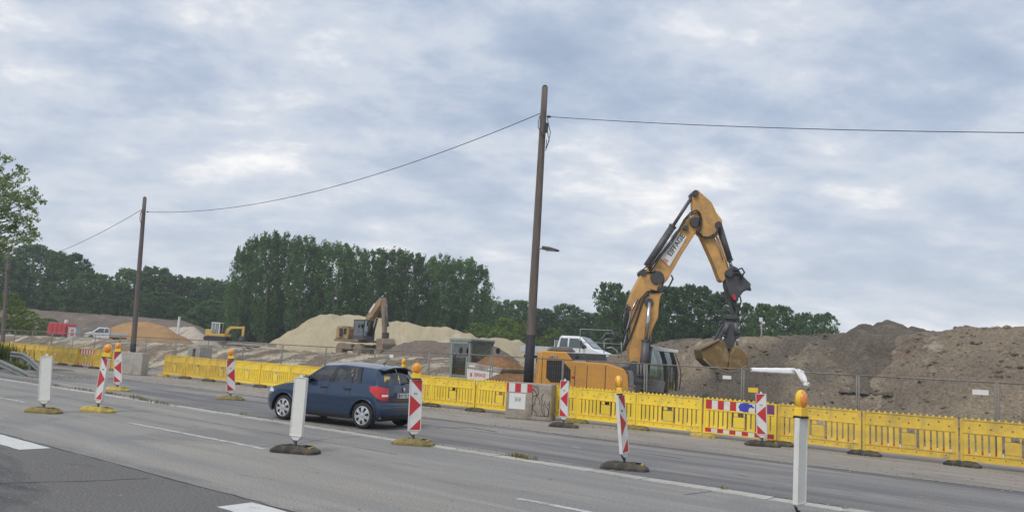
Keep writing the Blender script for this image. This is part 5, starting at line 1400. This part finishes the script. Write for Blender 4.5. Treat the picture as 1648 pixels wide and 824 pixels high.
    cyl('grab_cylinder', (1168, 520), (1158, 552), .6, .09, .05, YB - .30); cyl('grab_cylinder', (1180, 520), (1183, 556), .6, .09, .05, YB - .30)
    # clamshell halves: shells with side plates
    def shell(prof, name):
        p = q(prof, YB); w_ = .62
        pr = MB().prism(p, YB - w_ - o.y, YB + w_ - o.y); return pr.build(name, M_BUCKET, root, bevel=.05)
    shell([(1122, 562), (1128, 557), (1150, 547.5), (1160, 551), (1167, 572), (1164, 593), (1150, 594), (1136, 588), (1125, 577)], 'clamshell_jaw')
    shell([(1167, 571), (1176, 556), (1184, 560), (1197, 575), (1193, 588), (1180, 596), (1166, 598), (1164.6, 594)], 'clamshell_jaw')
    pipe('jaw_edge', [(x, YB - .64 - o.y, z) for x, z in q([(1125, 577), (1136, 588), (1150, 594), (1166, 598), (1180, 596), (1193, 588)], YB)], .035, M_BUCKET2, root, 6)
    pipe('jaw_edge', [(x, YB - .64 - o.y, z) for x, z in q([(1122, 562), (1150, 547)], YB)], .05, M_BUCKET2, root, 8)
    # cab
    Ya, Yb = 30.15, 31.35
    cabroot = None
    MB().prism(q([(1033, 560), (1036, 556.5), (1046, 556), (1092, 563.5), (1091, 568), (1060, 565), (1035, 562)], Ya), Ya - .05 - o.y, Yb + .05 - o.y).build('cab_roof', M_SIGN, root, bevel=.02)
    for yy in (Ya, Yb):
        y0, y1 = yy - .03 - o.y, yy + .03 - o.y
        MB().prism(q([(1061, 565.5), (1068, 566), (1073, 582), (1075, 602), (1074, 632), (1067, 632), (1068, 602), (1067, 584)], Ya), y0, y1).build('cab_pillar', M_GRILLE, root)
        MB().prism(q([(1077, 567), (1083, 567.5), (1088, 582), (1091, 600), (1090, 628), (1086, 629), (1086, 600), (1083, 584)], Ya), y0, y1).build('cab_pillar', M_GRILLE, root)
        MB().prism(q([(1033, 561), (1038, 561), (1036, 605), (1031, 605)], Ya), y0, y1).build('cab_pillar', M_GRILLE, root)
        MB().prism(q([(1038, 561.5), (1062, 565.5), (1069, 600), (1067, 612), (1036, 607)], Ya), y0 + .02, y1 - .02).build('cab_window', M_GLASS_CAB, root)
        MB().prism(q([(1069, 566.5), (1077.5, 567), (1085, 600), (1084, 629), (1075, 631), (1076, 600)], Ya), y0 + .02, y1 - .02).build('cab_window', M_GLASS_CAB, root)
        MB().prism(q([(1031, 606), (1067.5, 613), (1067.5, 640), (1029, 640)], Ya), y0, y1).build('cab_door', M_MGREY, root)
    MB().prism(q([(1041, 609), (1070, 614), (1067, 632), (1039, 630)], Ya - .3), Ya - .42 - o.y, Ya - .36 - o.y).build('side_guard', M_MGREY, root, bevel=.02)
    pf = q([(1084, 567.5), (1092, 600), (1090, 629)], Ya)
    rows = [[(x, Ya - o.y, z) for x, z in pf], [(x, Yb - o.y, z) for x, z in pf]]
    MB().grid(rows).build('cab_front_window', M_GLASS_CAB, root)
    fp = q([(1087, 571), (1094, 588), (1096, 605), (1093, 628)], Ya)
    pipe('front_guard', [(x, Ya - o.y, z) for x, z in fp], .022, M_DGREY, root); pipe('front_guard', [(x, Yb - o.y, z) for x, z in fp], .022, M_DGREY, root)
    s_ = q([(1052, 604)], Ya)[0]
    MB().box((s_[0], Ya + .6 - o.y, s_[1] - .1), (.5, .5, .16)).box((s_[0] - .22, Ya + .6 - o.y, s_[1] + .3), (.14, .48, .7), taper=(.9, .85)).build('operator_seat', M_SEAT, root, bevel=.04)
    cf = q([(1030, 634), (1091, 634)], Ya); MB().box(((cf[0][0] + cf[1][0]) / 2, (Ya + Yb) / 2 - o.y, cf[0][1] - .12), (cf[1][0] - cf[0][0], Yb - Ya - .1, .24)).build('cab_floor', M_DGREY, root)
    # undercarriage: swing ring and two crawler tracks
    MB().lathe([(.9, 0), (.9, .25)], 28, Matrix.Translation((.35, .1, .86)) @ Matrix.Rotation(math.pi / 2, 4, 'X')).build('swing_ring', M_DGREY, root)
    MB().box((.35, .1, .55), (2.4, 1.6, .3)).build('car_body', M_DGREY, root, bevel=.05)
    for s in (-1, 1):
        stad = [(-1.75 + .42 * math.cos(a), .44 + .42 * math.sin(a)) for a in [math.pi / 2 + math.pi * k / 10 for k in range(11)]] + [(2.25 + .42 * math.cos(a), .44 + .42 * math.sin(a)) for a in [-math.pi / 2 + math.pi * k / 10 for k in range(11)]]
        tr_ = MB().prism(stad, .1 + s * 1.0 - .27, .1 + s * 1.0 + .27).build('track', M_GRILLE, root)
        pads = MB()
        for k in range(26): pads.box((-1.75 + 4.0 * k / 25, .1 + s * 1.0, .885), (.12, .6, .04)); pads.box((-1.75 + 4.0 * k / 25, .1 + s * 1.0, .005), (.12, .6, .04))
        struct(pads.build('track_pads', M_DGREY, tr_), 'stuff')
        for k in range(6): MB().lathe([(.14, -.3), (.14, .3)], 12, Matrix.Translation((-1.4 + k * .66, .1 + s * 1.0, .26))).build('roller', M_DGREY, tr_)
    return root
big_excavator()

def wheel_part(parent, c, r, wd, yaw, m=M_TYRE, rimm=M_MGREY):
    M = Matrix.Translation(c) @ Matrix.Rotation(yaw, 4, 'Z')
    wo = MB().lathe([(r * .55, -wd / 2), (r * .9, -wd / 2), (r, -wd * .36), (r, wd * .36), (r * .9, wd / 2), (r * .55, wd / 2)], 22, M).build('wheel', m, parent, smooth=False)
    MB().lathe([(r * .56, -wd * .42), (r * .5, -wd * .47), (r * .3, -wd * .3), (r * .22, -wd * .52), (.01, -wd * .54)], 18, M).build('rim', rimm, wo)
    return wo

def wheeled_excavator():
    # local: x forward (boom side), y left, built at 3/4 view
    Yc = 68.0; c = at(577, 566, Yc); c.z = site_world_z(c.x, c.y)
    root = thing('wheeled_excavator', 'dusty wheeled excavator with folded boom parked in front of the pale sand heap', 'excavator', tuple(c), math.radians(-44))
    for x in (-1.25, 1.35):
        for s in (-1, 1):
            for dy in (0, .34): wheel_part(root, (x, s * (1.05) - s * dy, .52), .52, .3, 0 if s < 0 else math.pi, M_BUCKET2, M_MGREY)
        MB().box((x, 0, .52), (.3, 1.8, .25)).build('axle', M_DGREY, root)
    MB().box((0, 0, .75), (3.2, 1.0, .45)).build('chassis', M_DGREY, root, bevel=.04)
    MB().box((0, -1.1, .75), (1.3, .35, .5)).build('side_locker', M_BUCKET2, root, bevel=.03)
    MB().add([(2.15, -1.3, .1), (2.15, 1.3, .1), (2.25, 1.3, .75), (2.25, -1.3, .75), (2.02, -1.3, .1), (2.02, 1.3, .1), (2.12, 1.3, .75), (2.12, -1.3, .75)], [(0, 1, 2, 3), (7, 6, 5, 4), (0, 4, 5, 1), (3, 2, 6, 7), (0, 3, 7, 4), (1, 5, 6, 2)]).build('dozer_blade', M_BUCKET2, root)
    MB().lathe([(.75, 0), (.75, .2)], 24, Matrix.Translation((0, 0, 1.15)) @ Matrix.Rotation(math.pi / 2, 4, 'X')).build('swing_ring', M_DGREY, root)
    MB().box((-.3, 0, 1.28), (3.6, 2.4, .18)).build('platform', M_BUCKET2, root, bevel=.03)
    MB().box((-1.55, 0, 1.95), (1.0, 2.36, 1.15), taper=(.9, .95)).build('counterweight', M_ORANGE_OLD, root, bevel=.14, seg=3)
    MB().box((-.6, -.30, 1.85), (.9, 1.7, .95)).build('engine_cover', M_ORANGE_OLD, root, bevel=.06)
    MB().box((-1.15, -1.19, 1.95), (.45, .03, .7)).build('vent_grille', M_GRILLE, root)
    MB().box((-.55, -1.18, 2.05), (.4, .03, .5)).build('vent_grille', M_GRILLE, root)
    pipe('exhaust_stack', [(-1.2, .35, 2.5), (-1.2, .35, 2.95), (-1.3, .35, 3.05)], .07, M_DGREY, root)
    MB().box((.2, .72, 1.75), (.75, .9, .8)).build('tank', M_DGREY, root, bevel=.04)
    # cab on the left front
    cx, cy = 1.40, -.70
    MB().box((cx, cy, 3.02), (1.55, 1.0, .10)).build('cab_roof', M_DGREY, root, bevel=.03)
    MB().box((cx, cy, 1.52), (1.5, .96, .36)).build('cab_base', M_DGREY, root, bevel=.03)
    for dx in (-.72, .72):
        for dy in (-.45, .45): MB().box((cx + dx, cy + dy, 2.33), (.07, .07, 1.3)).build('cab_pillar', M_GRILLE, root)
    MB().box((cx + .74, cy, 2.34), (.02, .84, 1.26)).build('cab_window', M_GLASS_CAB, root)
    MB().box((cx - .74, cy, 2.50), (.02, .84, .9)).build('cab_window', M_GLASS_CAB, root)
    for dy in (-.47, .47): MB().box((cx, cy + dy, 2.34), (1.36, .02, 1.26)).build('cab_window', M_GLASS_CAB, root)
    MB().box((cx - .2, cy, 1.95), (.45, .45, .5)).box((cx - .42, cy, 2.35), (.12, .42, .7)).build('operator_seat', M_SEAT, root, bevel=.03)
    # boom: rises from the right front of the cab, knuckle up, stick folded down
    yb = .22; D = .24
    MB().prism([(.35, 1.5), (.85, 1.55), (1.45, 3.2), (2.5, 4.35), (2.75, 4.85), (2.45, 4.95), (1.9, 4.65), (.75, 3.55), (.25, 2.2)], yb - D, yb + D).build('boom', M_ORANGE_OLD, root, bevel=.05)
    MB().prism([(1.25, 3.72), (1.95, 4.45), (1.75, 4.55), (1.05, 3.8)], yb - D - .02, yb - D - .005).build('boom_sign', M_SIGN, root)
    MB().prism([(2.4, 4.95), (2.85, 5.05), (3.15, 4.3), (3.35, 2.0), (3.10, 1.95), (2.75, 3.7)], yb - .17, yb + .17).build('stick', M_BUCKET2, root, bevel=.04)
    pipe('stick_cylinder', [(.9, yb, 3.9), (2.3, yb, 5.05)], .10, M_CYL, root); pipe('rod', [(2.2, yb, 4.97), (2.62, yb, 5.2)], .05, M_STEEL, root)
    pipe('bucket_cylinder', [(3.15, yb, 4.2), (3.6, yb, 2.6)], .09, M_CYL, root)
    pipe('boom_cylinder', [(.95, yb - .38, 1.6), (1.5, yb - .38, 3.3)], .10, M_CYL, root); pipe('boom_cylinder', [(.95, yb + .38, 1.6), (1.5, yb + .38, 3.3)], .10, M_CYL, root)
    MB().box((3.35, yb, 1.85), (.5, .45, .5)).build('quick_coupler', M_DGREY, root, bevel=.06)
    bk = [(3.0, 1.55), (3.75, 1.6), (4.05, 1.15), (3.95, .55), (3.55, .15), (3.05, .10), (2.75, .35), (3.1, .7)]
    MB().prism(bk, yb - .72, yb + .72).build('bucket', M_BUCKET2, root, bevel=.10, seg=3)
    for k in range(5): MB().prism([(2.72, .32), (2.85, .42), (2.5, .22)], yb - .62 + k * .29, yb - .54 + k * .29).build('bucket_tooth', M_DGREY, root)
    MB().box((1.7, -1.35, 2.5), (.06, .2, .35)).build('mirror', M_DGREY, root)
    pipe('handrail', [(1.3, -1.1, 1.3), (1.3, -1.1, 2.2), (.2, -1.1, 2.2)], .025, M_DGREY, root)
    return root
wheeled_excavator()

def dumper():
    Yc = 33.5; p = at(752, 606, Yc); z0 = site_world_z(p.x, Yc)
    root = thing('site_dumper', 'grey cabbed site dumper with its skip full of red-brown soil', 'dumper', (p.x + .12, Yc, z0), math.radians(-48))
    topz = at(752, 545, Yc).z - z0           # x forward, towards the viewer's right
    cw_, cl, zb = 1.28, 1.30, .95
    ch = topz
    MB().box((0, 0, ch - .07), (cl + .16, cw_ + .08, .14)).build('cab_roof', M_DUMPGREY, root, bevel=.03)
    MB().box((cl / 2 + .06, 0, ch - .16), (.06, cw_ - .1, .16)).build('light_bar', M_DGREY, root)
    MB().box((0, 0, (zb + 1.45) / 2), (cl, cw_, 1.45 - zb)).build('cab_base', M_DUMPGREY, root, bevel=.04)
    zt = ch - .14
    for dx in (-cl / 2 + .05, cl / 2 - .05):
        for dy in (-cw_ / 2 + .05, cw_ / 2 - .05): MB().box((dx, dy, (1.45 + zt) / 2), (.10, .10, zt - 1.45)).build('cab_pillar', M_DUMPGREY, root, bevel=.02)
    for s in (-1, 1):
        MB().box((0, s * (cw_ / 2 - .02), (1.45 + zt) / 2), (cl - .2, .015, zt - 1.45)).build('cab_window', M_GLASS_CAB, root)
        MB().box((0, s * (cw_ / 2 + .004), 1.47), (cl - .16, .03, .05)).build('window_frame', M_DUMPGREY, root)
        MB().box((s * (cl / 2 - .02), 0, (1.45 + zt) / 2), (.015, cw_ - .2, zt - 1.45)).build('cab_window', M_GLASS_CAB, root)
    MB().box((cl / 2 + .01, 0, 1.40), (.03, cw_ - .2, .12)).build('window_frame', M_DUMPGREY, root)
    # door with frame on the near (right-hand) side
    yd = -cw_ / 2 - .012
    d = MB(); d.box((-.50, yd, 1.6), (.09, .03, 1.35)).box((.50, yd, 1.75), (.09, .03, 1.05)).box((0, yd, zt - .05), (1.09, .03, .09)).box((0, yd, 1.20), (1.0, .03, .10)); do = d.build('door', M_DUMPGREY, root, bevel=.01)
    MB().box((-.2, yd, 1.08), (.75, .03, .14)).build('door_panel', M_DUMPGREY, root)
    MB().lathe([(.09, -.03), (.09, .03)], 14, Matrix.Translation((.30, yd - .18, zt - .38)) @ Matrix.Diagonal((1, 1, 1.5, 1))).build('mirror', M_BLACKPL, root)
    MB().lathe([(.09, -.03), (.09, .03)], 14, Matrix.Translation((cl / 2 + .1, cw_ / 2 + .2, zt - .3)) @ Matrix.Rotation(1.2, 4, 'Z') @ Matrix.Diagonal((1, 1, 1.5, 1))).build('mirror', M_BLACKPL, root)
    pipe('grab_rail', [(.62, yd - .03, .8), (.66, yd - .03, 1.9)], .02, M_GALV, root)
    MB().box((-.15, 0, 1.35), (.45, .5, .2)).box((-.38, 0, 1.75), (.12, .48, .65)).build('operator_seat', M_SEAT, root, bevel=.04)
    # rear engine box with louvres, chassis, wheels
    MB().box((-.95, 0, .95), (.7, 1.3, .7)).build('engine_box', M_DUMPGREY, root, bevel=.05)
    for k in range(5): MB().box((-.25, yd - .012, .70 + k * .07), (.4, .02, .025)).build('louvre', M_DGREY, root)
    MB().box((.45, yd - .02, .88), (.28, .012, .07)).build('label_plate', M_SIGN, root)
    MB().box((.6, 0, .55), (3.2, .8, .35)).build('chassis', M_DGREY, root, bevel=.03)
    for x in (-.6, 1.75):
        for s in (-1, 1): wheel_part(root, (x, s * .8, .45), .45, .36, 0 if s < 0 else math.pi)
    # skip and load
    sk = [(.80, .75), (.74, 2.02), (2.95, 1.86), (2.25, .95), (1.3, .75)]
    MB().prism(sk, -.82, .82).build('skip', M_SIGN, root, bevel=.02)
    MB().prism([(.76, 1.80), (.73, 2.04), (2.98, 1.88), (2.84, 1.70)], -.84, .84).build('skip_rim', M_CONC2, root, bevel=.015)
    MB().box((1.10, -.846, 1.90), (.36, .012, .09)).build('label_plate', M_SIGN, root); MB().box((2.3, -.846, 1.82), (.3, .012, .08)).build('label_plate', M_SIGN, root)
    text_obj('skip_text', 'EIFFAGE', frame_M((1.62, -.824, 1.55), (1, 0, 0), (0, 0, 1), (0, -1, 0)), .20, M_LOGO, root, .004)
    MB().box((1.06, -.823, 1.55), (.13, .006, .15)).build('skip_logo', M_LOGO, root)
    rows = []
    for i in range(22):
        rows.append([])
        for j in range(16):
            x, y = .78 + 2.1 * i / 21, -.80 + 1.6 * j / 15
            e = min(1, min(i, 21 - i) / 6) * min(1, min(j, 15 - j) / 5)
            rows[-1].append((x, y, 1.88 + .52 * e ** .8 * (1.1 - .35 * i / 21) + .06 * noise.noise(Vector((x * 5, y * 5, 0)))))
    lo = MB().grid(rows).build('soil_load', M_DUMP_SOIL, smooth=True)
    lo.location = root.location; lo.rotation_euler = root.rotation_euler; tag(lo, 'red-brown soil heaped in the skip of the grey dumper', 'soil')
dumper()

# ------------------------------------------------------------------ flatbed pickups
def pickup(label, loc, yaw, S=1.0):
    root = thing('flatbed_pickup', label, 'pickup', loc, yaw); root.scale = (S, S, S)
    # x forward, front bumper at x=2.55; side profile of the double cab
    prof = [(-.55, .45), (-.55, 1.25), (-.42, 1.86), (-.30, 1.93), (.75, 1.93), (.95, 1.88), (1.75, 1.22), (2.40, .98), (2.52, .80), (2.55, .42), (2.2, .35)]
    def slab(prof, y0, y1, inset):
        b = MB(); n_ = len(prof)
        vs = []
        for s in (-1, 1):
            for x, z in prof: vs.append((x, s * (y1 - max(0, (z - 1.1)) * inset), z))
        fs = [tuple(range(n_))[::-1], tuple(range(n_, 2 * n_))] + [(i, (i + 1) % n_, (i + 1) % n_ + n_, i + n_) for i in range(n_)]
        return b.add(vs, fs)
    slab(prof, 0, .94, .20).build('cab_body', M_VANWHITE, root, bevel=.05, seg=3)
    def sidez(z): return .94 - max(0, z - 1.1) * .20
    for s in (-1, 1):
        for poly in ([(-.40, 1.22), (-.34, 1.78), (.12, 1.78), (.12, 1.22)], [(.22, 1.22), (.22, 1.78), (.78, 1.78), (1.35, 1.34), (1.36, 1.22)]):
            vs = [(x, s * (sidez(z) + .006), z) for x, z in poly]
            MB().add(vs, [tuple(range(len(poly)))]).build('side_window', M_GRILLE if S < .01 else M_WINDOW, root)
        MB().box((.17, s * .945, .95), (.012, .008, .9)).build('door_seam', M_GRILLE, root)
        MB().box((1.18, s * 1.08, 1.30), (.10, .16, .24)).build('door_mirror', M_BLACKPL, root, bevel=.02)
        MB().box((.35, s * .955, 1.08), (.16, .03, .04)).build('door_handle', M_BLACKPL, root)
        MB().prism([(2.25, .88), (2.47, .82), (2.50, .68), (2.30, .72)], s * .955 - .03 if s > 0 else -.955, .955 if s > 0 else -.955 + .03).build('headlight', M_HEAD, root)
        MB().box((2.535, s * .62, .74), (.03, .42, .16)).build('headlight', M_HEAD, root, bevel=.01)
        wheel_part(root, (1.75, s * .82, .33), .33, .22, 0 if s < 0 else math.pi, M_TYRE, M_RIM); wheel_part(root, (-1.55, s * .82, .33), .33, .22, 0 if s < 0 else math.pi, M_TYRE, M_RIM)
        MB().lathe([(.42, -.02), (.42, .02)], 20, Matrix.Translation((1.75, s * .935, .36))).build('wheel_arch', M_GRILLE, root)
    MB().add([(.98, -.74, 1.86), (.98, .74, 1.86), (1.72, .84, 1.255), (1.72, -.84, 1.255)], [(0, 1, 2, 3)], Matrix.Translation((.022, 0, .025))).build('windscreen', M_WINDOW, root)
    MB().box((2.56, 0, .50), (.06, 1.7, .22)).build('bumper', M_BLACKPL, root, bevel=.02)
    MB().box((2.545, 0, .76), (.03, .7, .12)).build('grille', M_BLACKPL, root)
    MB().box((2.595, 0, .50), (.01, .5, .11)).build('number_plate', M_PLATE, root)
    # bed with drop sides
    MB().box((-1.75, 0, .80), (2.30, 1.95, .08)).build('bed_floor', M_ALU, root)
    for s in (-1, 1): MB().box((-1.75, s * .985, 1.03), (2.28, .03, .38)).build('drop_side', M_ALU, root)
    MB().box((-2.90, 0, 1.03), (.03, 1.94, .38)).build('tailboard', M_ALU, root)
    MB().box((-.68, 0, 1.25), (.05, 1.9, .8)).build('headboard', M_ALU, root)
    for s in (-1, 1): MB().box((-.66, s * .9, 1.75), (.04, .05, .6)).build('rack_post', M_DGREY, root)
    MB().box((-.66, 0, 2.05), (.04, 1.85, .05)).build('rack_bar', M_DGREY, root)
    MB().box((-1.7, 0, .55), (2.4, .8, .2)).build('chassis', M_GRILLE, root)
    return root
M_WINDOW = mat('vehicle_dark_window', (0.06, 0.085, 0.09), .08, .2, 2, spec=.8, coat=.6)
q = at(917, 575, 48.0)
pickup('white double-cab pickup on the bank behind the orange excavator', (q.x, 48.0, at(917, 540, 48).z - 1.97), math.radians(-24), 1.0)
q = at(167, 546, 112.0)
pickup('white flatbed pickup parked far left in front of the orange sand heap', (q.x, 112.0, at(170, 527, 112).z - 1.95), math.radians(180 + 34), 1.0)

# ------------------------------------------------------------------ far-left site equipment
def tank():
    Y = 108.0; c = at(98, 545, Y); z0 = c.z - .1
    root = thing('fuel_tank', 'red tank container on a trailer at far left', 'tank', (c.x, Y, z0), math.radians(-28))
    h = at(98, 520, Y).z - z0
    MB().prism([(-1.9, .55), (-2.0, .8), (-2.0, h - .35), (-1.8, h - .05), (-1.5, h), (1.5, h), (1.8, h - .05), (1.95, h - .35), (1.95, .55)], -.85, .85).build('shell', M_TANK_RED, root, bevel=.12, seg=3)
    for x in (-.9, .2, 1.2): MB().box((x, -.87, (h + .55) / 2), (.06, .06, h - .6)).build('rib', M_TANK_RED, root)
    MB().box((0, 0, .45), (3.8, 1.5, .2)).build('frame', M_DGREY, root)
    for s in (-1, 1):
        for x in (-.5, .5): wheel_part(root, (x, s * .8, .35), .36, .22, 0 if s < 0 else math.pi)
    MB().lathe([(.22, 0), (.22, .18)], 14, Matrix.Translation((.9, 0, h)) @ Matrix.Rotation(math.pi / 2, 4, 'X')).build('filler_dome', M_TANK_RED, root)
    MB().box((1.2, -.3, h + .25), (.35, .35, .45)).build('white_box', M_SIGN, root, bevel=.03)
    c2 = at(118, 546, 106.0)
    r2 = thing('control_cabinet', 'light grey site cabinet with a red sign beside the red tank', 'cabinet', (c2.x, 106, c2.z), math.radians(-12))
    h2 = at(118, 527, 106).z - c2.z
    MB().box((0, 0, h2 / 2), (1.25, .9, h2)).build('housing', M_CABINET, r2, bevel=.03)
    MB().box((0, 0, h2 + .03), (1.35, 1.0, .06)).build('roof', M_CABINET, r2)
    MB().box((.05, -.46, h2 * .55), (.42, .02, .85)).build('red_sign', M_RED, r2)
    MB().box((.05, -.475, h2 * .62), (.30, .02, .08)).build('sign_bar', M_SIGN, r2); MB().box((.05, -.475, h2 * .48), (.30, .02, .08)).build('sign_bar', M_SIGN, r2)
    MB().box((-.48, -.455, h2 * .5), (.03, .02, h2 * .85)).build('door_seam', M_DGREY, r2)
tank()
def small_digger():
    Y = 100.0; c = at(350, 549, Y); z0 = c.z
    root = thing('small_digger', 'small yellow excavator with white cab on the bank left of the poplars', 'digger', (c.x, Y, z0), math.radians(-6))
    MB().prism([(-1.3, 0), (1.3, 0), (1.5, .3), (1.3, .6), (-1.3, .6), (-1.5, .3)], -1.0, -.55).build('track', M_GRILLE, root, bevel=.05)
    MB().prism([(-1.3, 0), (1.3, 0), (1.5, .3), (1.3, .6), (-1.3, .6), (-1.5, .3)], .55, 1.0).build('track', M_GRILLE, root, bevel=.05)
    MB().box((0, 0, .8), (2.6, 1.9, .35)).build('platform', M_DIGYEL, root, bevel=.05)
    MB().box((-.9, 0, 1.15), (.9, 1.8, .6)).build('counterweight', M_DIGYEL, root, bevel=.1)
    for x in (-.55, .45):
        for y in (-.75, .1): MB().box((x, y, 1.65), (.09, .09, 1.3)).build('cab_pillar', M_SIGN, root)
    MB().box((-.05, -.32, 2.32), (1.2, 1.0, .1)).build('cab_roof', M_SIGN, root)
    MB().box((-.05, -.78, 1.65), (1.0, .02, 1.2)).build('cab_window', M_GLASS_CAB, root); MB().box((.48, -.32, 1.65), (.02, .8, 1.2)).build('cab_window', M_GLASS_CAB, root)
    MB().box((-.2, -.3, 1.3), (.4, .4, .5)).build('operator_seat', M_SEAT, root)
    MB().prism([(.7, 1.0), (1.1, 1.0), (1.5, 1.65), (3.1, 1.75), (3.2, 2.0), (1.4, 2.0), (.8, 1.5)], .2, .5).build('boom', M_DIGYEL, root, bevel=.03)
    MB().prism([(2.95, 2.05), (3.3, 2.05), (3.25, .8), (3.0, .8)], .22, .48).build('stick', M_DIGYEL, root, bevel=.03)
    MB().prism([(2.6, .1), (3.35, .2), (3.4, .8), (2.95, .85)], .0, .7).build('bucket', M_DGREY, root, bevel=.04)
    pipe('boom_cylinder', [(.9, .35, 1.0), (1.7, .35, 1.6)], .06, M_CYL, root)
small_digger()
pp = at(287, 528, 130); pt = at(287.5, 510, 130)
o = MB().tube([(0, 0, -1.0), (0, 0, pt.z - pp.z)], .20, 10).tube([(0, 0, pt.z - pp.z), (0, 0, pt.z - pp.z + .06)], .26, 10).build('vent_pipe', M_SIGN, smooth=False, loc=tuple(pp)); tag(o, 'white upright pipe on the light grey sand heap', 'pipe')
# stacked timber and slabs on the bank, small shaft box, marker post on the right bank
for (px, py, Y, L, Wd, Hh, m, lab) in ((395, 553, 62, 2.6, 1.2, .25, M_CONC2, 'flat stack of pale slabs on the bank edge, left of two stacks'), (418, 555, 60, 2.2, 1.1, .3, M_CONC2, 'flat stack of pale slabs on the bank edge, right of two stacks'), (375, 551, 64, 1.4, .8, .2, M_DGREY, 'dark low pallet load on the bank edge below the yellow digger')):
    c = at(px, py, Y); root = thing('slab_stack', lab, 'stack', tuple(c + Vector((0, 0, -.12))), -.3)
    for k in range(3): MB().box((.04 * (k % 2), .03 * k, Hh * (k + .5) / 3), (L - .1 * k, Wd, Hh / 3 - .012)).build('slab', m, root)
sx = at(322, 566, 47); root = thing('shaft_box', 'small concrete shaft box with a dark opening set in the left bank', 'shaft', (sx.x, sx.y, sx.z - .45), -RA)
b = MB(); b.box((-.42, 0, .35), (.5, .8, .8)).box((.42, 0, .35), (.5, .8, .8)).box((0, 0, .68), (.34, .8, .14)).box((0, .2, .25), (.34, .4, .7)); b.build('housing', M_CONC2, root, bevel=.02)
MB().box((0, .02, .27), (.33, .02, .66)).build('opening', M_GRILLE, root)
mpq = at(1225.5, 537, 38); root = thing('marker_post', 'thin post with a pale head on the crest of the right-hand bank', 'post', (mpq.x, 38, mpq.z - .4))
pz = at(1225.5, 516, 38).z - mpq.z + .4
MB().tube([(0, 0, -.4), (0, 0, pz)], .035, 8).build('shaft', M_CONC2, root); MB().box((-.04, 0, pz + .05), (.16, .1, .2)).build('head', M_SIGN, root, bevel=.02)
# plank fence in front of the pickup at far left
for k in range(3):
    c = at(132 + k * 9, 545.5, 100 - k); o = MB().box((0, 0, .25), (1.9, .08, .5)).build('low_board', M_CONC2, loc=tuple(c + Vector((0, 0, -.25)))); tag(o, 'grey board lying between the site cabinet and the white pickup, %s from the left' % ORD[k], 'board', 'grey boards by the pickup')

# ------------------------------------------------------------------ light haze over the whole site
hz = MB().box((0, 60, 15.5), (900, 420, 35)).build('haze', None); struct(hz, 'stuff')
hz['label'] = 'thin even haze in the air over the site'; hz['category'] = 'haze'
hm_ = bpy.data.materials.new('haze_air'); hm_.use_nodes = True; ht = hm_.node_tree; ht.nodes.clear()
hv = N(ht, 'ShaderNodeVolumePrincipled'); hv.inputs['Density'].default_value = 0.0007; hv.inputs['Color'].default_value = (.90, .95, 1, 1); hv.inputs['Anisotropy'].default_value = .2
ho = N(ht, 'ShaderNodeOutputMaterial'); ht.links.new(hv.outputs[0], ho.inputs['Volume']); hz.data.materials.append(hm_)
